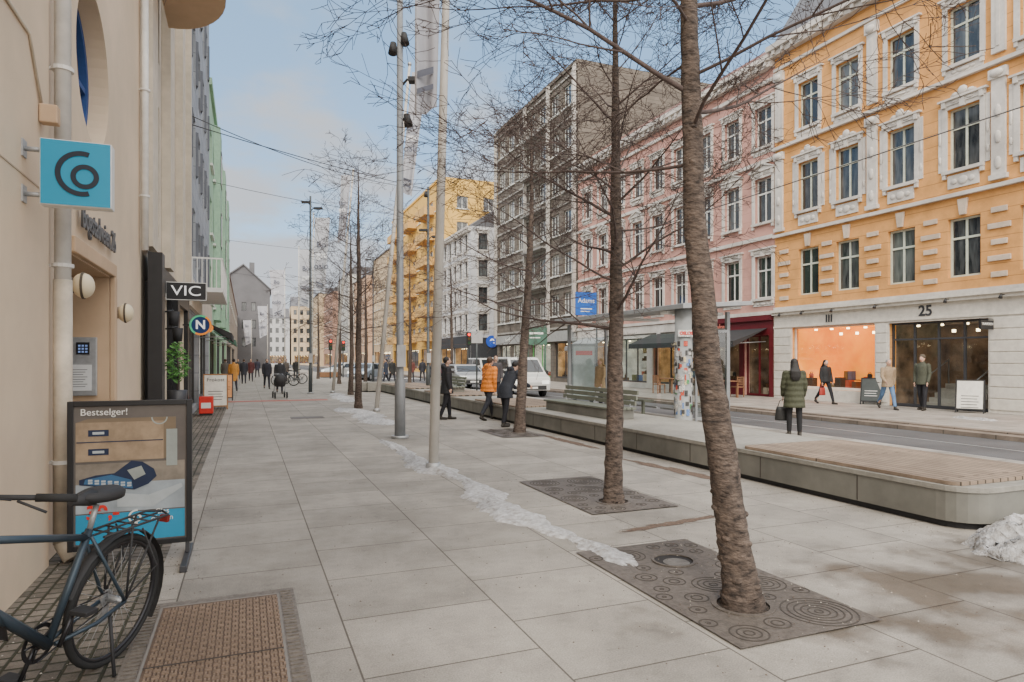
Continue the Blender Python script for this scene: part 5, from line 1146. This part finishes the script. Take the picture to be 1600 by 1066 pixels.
    while zz>zb: rings.append((0,0,zz,(.19+(.88-zz)*.08)*q,(.15+(.88-zz)*.12)*q)); zz-=.08
    co.loft(rings[::-1],n=20,T=T)
    if hood: co.ball((0,-.09,1.46),(.12,.08,.08),12,8,T=T)
    else: cap(co,T((0,-.01,1.43)),T((0,0,1.50)),.075*k,.068*k)
    remesh('body',b,skin,t,vox)
    cm=mat('coat_cloth',coat,rough=.75,var=.2,scale=25,bump=.5,bscale=14,dirt=.1,wave=(2.6 if quilt else 0))
    remesh('coat',co,cm,t,vox); remesh('trousers',tr,C('trouser_%d_%d_%d'%tuple(int(c*100) for c in trou),trou,rough=.85,bump=.4,bscale=15),t,vox); remesh('shoes',sh,C('shoe_%d'%int(shoes[0]*100),shoes,rough=.6),t,vox)
    hm=MB(); hm.ball((0,-.012,1.635),(.085,.098,.098),16,12,T=T)
    if hlen:
        yb=-.13*bulk-.02; hm.loft([(0,yb,1.62-hlen,.07,.02),(0,yb,1.62-hlen*.8,.11,.035),(0,yb+.01,1.45,.115,.045),(0,-.07,1.52,.10,.07),(0,-.04,1.6,.09,.08),(0,-.02,1.68,.07,.07)],n=16,T=T)
    if hat: remesh('hat',MB().ball((0,-.005,1.655),(.088,.103,.095),16,12,T=T),C('hat_%d'%int(hat[0]*100),hat,rough=.9),t,vox)
    else: remesh('hair',hm,C('hair_'+hair,hairc[hair],rough=.5,bump=.4,bscale=60,stretch=(3,3,.3)),t,vox)
    for s_ in (-1,1): e=MB(); e.ball((s_*.03,.102,1.61),(.012,.007,.007),8,6,T=T); e.build('eye',C('eye_dark',(.03,.02,.02),rough=.2),t)
    e=MB(); e.ball((0,.104,1.548),(.024,.008,.006),8,6,T=T); e.build('mouth',C('lips',(.35,.12,.1)),t)
    return t,[Matrix.Rotation(R(hd),3,'Z')@h+Vector((*pos,z)) for h in hands]
def bag(label,h,col,w=.3,hh=.28,d=.12,rz=0,strap=.25):
    bm=C('bag_%d'%int(col[0]*100),col,rough=.5)
    t=thing('handbag',label,'bag',(h.x,h.y,h.z-strap-hh),rz); m=MB(); m.loft([(0,0,0,w/2,d/2),(0,0,.03,w/2*1.05,d/2*1.1),(0,0,hh*.8,w/2*.9,d/2*.8),(0,0,hh,w/2*.8,d/2*.4)],n=14); m.build('body',bm,t)
    m=MB(); m.tube([(-w*.35,0,hh*.9),(-w*.2,0,hh+strap*.8),(0,0,hh+strap),(w*.2,0,hh+strap*.8),(w*.35,0,hh*.9)],.008,n=6); m.build('handle',bm,t)
t_,h=person('woman in a dark green padded parka with long black hair, seen from behind',at(1241,682),-35,1.66,coat=(.05,.054,.03),clen=.62,trou=(.012,.012,.014),hair='black',hlen=.38,legs=((3,2),(-3,2)),arms=((8,20),(2,25)),vox=.011,quilt=1,bulk=1.12)
bag('black leather handbag held by the woman in the green parka',h[0],(.02,.02,.02),.32,.3,.14,R(-35),.16)
person('person in a long black coat standing left of the third tree',at(698,656),-95,1.72,coat=(.022,.022,.026),clen=.66,trou=(.015,.015,.02),hood=True,legs=((10,6),(-8,10)),vox=.013,bulk=1.1)
person('person in a bright orange padded jacket walking beside the platform',at(763,656),-60,1.78,coat=(.72,.22,.03),clen=.74,trou=(.02,.022,.03),hair='brown',legs=((26,10),(-20,16)),arms=((20,40),(-14,20)),vox=.013,quilt=1,bulk=1.2,hood=True,leanf=6)
person('person in a black hooded coat bending forward over the platform edge',at(789,667),-70,1.7,coat=(.02,.023,.032),clen=.66,trou=(.015,.015,.02),legs=((12,14),(-6,8)),arms=((20,40),(35,30)),leanf=30,vox=.013,hood=True,bulk=1.12)
person('dark coated person standing just behind the orange jacket',(9.1,24.3),170,1.8,coat=(.05,.045,.05),clen=.7,hair='brown',vox=.016,hood=True)
person('person in a beige coat waiting at the far end of the shelter',(10.9,19.2),100,1.68,coat=(.42,.30,.17),clen=.6,hair='blond',hlen=.15,vox=.016)
person('person in an olive coat standing behind the glass screen',(11.0,13.6),60,1.78,coat=(.09,.10,.06),clen=.7,hat=(.03,.03,.03),vox=.014)
t_,h=person('woman with long dark hair walking in black by the orange window',(20.0,18.4),175,1.68,coat=(.02,.02,.022),clen=.8,trou=(.015,.015,.02),hair='black',hlen=.28,legs=((22,6),(-22,14)),vox=.014)
bag('red and black shopping bag carried by the walking woman in black',h[1],(.35,.04,.03),.28,.28,.1,0,.1)
person('man in a tan jacket and blue jeans walking before the entrance',(19.7,15.6),150,1.72,coat=(.30,.22,.14),clen=.78,trou=(.10,.18,.32),hair='grey',legs=((24,4),(-26,18)),arms=((-18,15),(20,35)),vox=.013,leanf=5)
person('man in a dark green jacket and cap standing at the entrance steps',(20.4,14.9),100,1.8,coat=(.06,.065,.045),clen=.76,trou=(.02,.02,.025),hat=(.10,.08,.06),legs=((8,4),(-8,6)),vox=.013)
far=[(365,612,10,(.55,.25,.05),.5,'person in an ochre long coat walking away past the cafe boards'),(417,608,185,(.02,.02,.03),.66,'person in dark clothes approaching up the middle of the walk'),(437,615,180,(.03,.03,.035),.7,'person in black pushing a pram toward the camera'),(381,600,0,(.03,.03,.04),.6,'small dark figure left of the approaching person, far up the walk'),(392,596,180,(.1,.03,.03),.6,'tiny figure in dark red far up the walk'),(352,606,0,(.08,.07,.06),.7,'figure in grey at the left shopfronts'),(447,596,150,(.12,.10,.09),.66,'tiny figure right of the pram'),(462,592,180,(.02,.02,.02),.6,'tiny black figure behind the parked bicycles'),(603,603,90,(.04,.05,.08),.7,'figure in navy at the far end of the platform'),(613,601,200,(.03,.03,.03),.66,'black figure beside the navy figure at the far platform end'),(643,597,180,(.15,.05,.04),.7,'small figure in rust red across the road'),(660,596,0,(.03,.03,.04),.7,'small dark figure near the distant lamp post'),(402,590,10,(.04,.04,.06),.7,'faint distant figure in the middle of the walk'),(372,593,180,(.05,.05,.05),.7,'distant grey figure behind the ochre coat')]
for i,(u,v,hd,c,cl_,l) in enumerate(far): person(l,at(u,v),hd,1.72,coat=c,clen=cl_,hair=('brown' if i%2 else 'black'),legs=((18,6),(-16,12)),vox=.026)
person('diner in black by the red shopfront',(20.6,26.2),90,1.7,coat=(.03,.03,.03),vox=.02,hair='brown')
px_,py_=at(437,622); t=thing('pram','black pram with hood and four wheels on the walk','pram',(px_,py_-.1,0),R(5))
m=MB(); m.loft([(0,0,.5,.2,.34),(0,0,.6,.24,.4),(0,0,.78,.25,.42)],n=16); m.build('carrycot',blackm,t)
m=MB(); m.ball((0,-.18,.78),(.25,.27,.27),16,10); m.build('hood',blackm,t)
m=MB()
for s_ in (-1,1): m.tube([(s_*.22,-.38,.14),(s_*.22,.1,.5),(s_*.2,.55,1.02)],.012); m.tube([(s_*.22,.35,.14),(s_*.22,-.05,.5)],.012)
m.tube([(-.2,.55,1.02),(.2,.55,1.02)],.014); m.build('frame',steel,t)
for s_ in (-1,1):
    for y in (-.38,.35): m=MB(); m.tube([(s_*.22,y,.14),(s_*.26,y,.14)],.14,n=16); m.build('wheel',rubber,t)
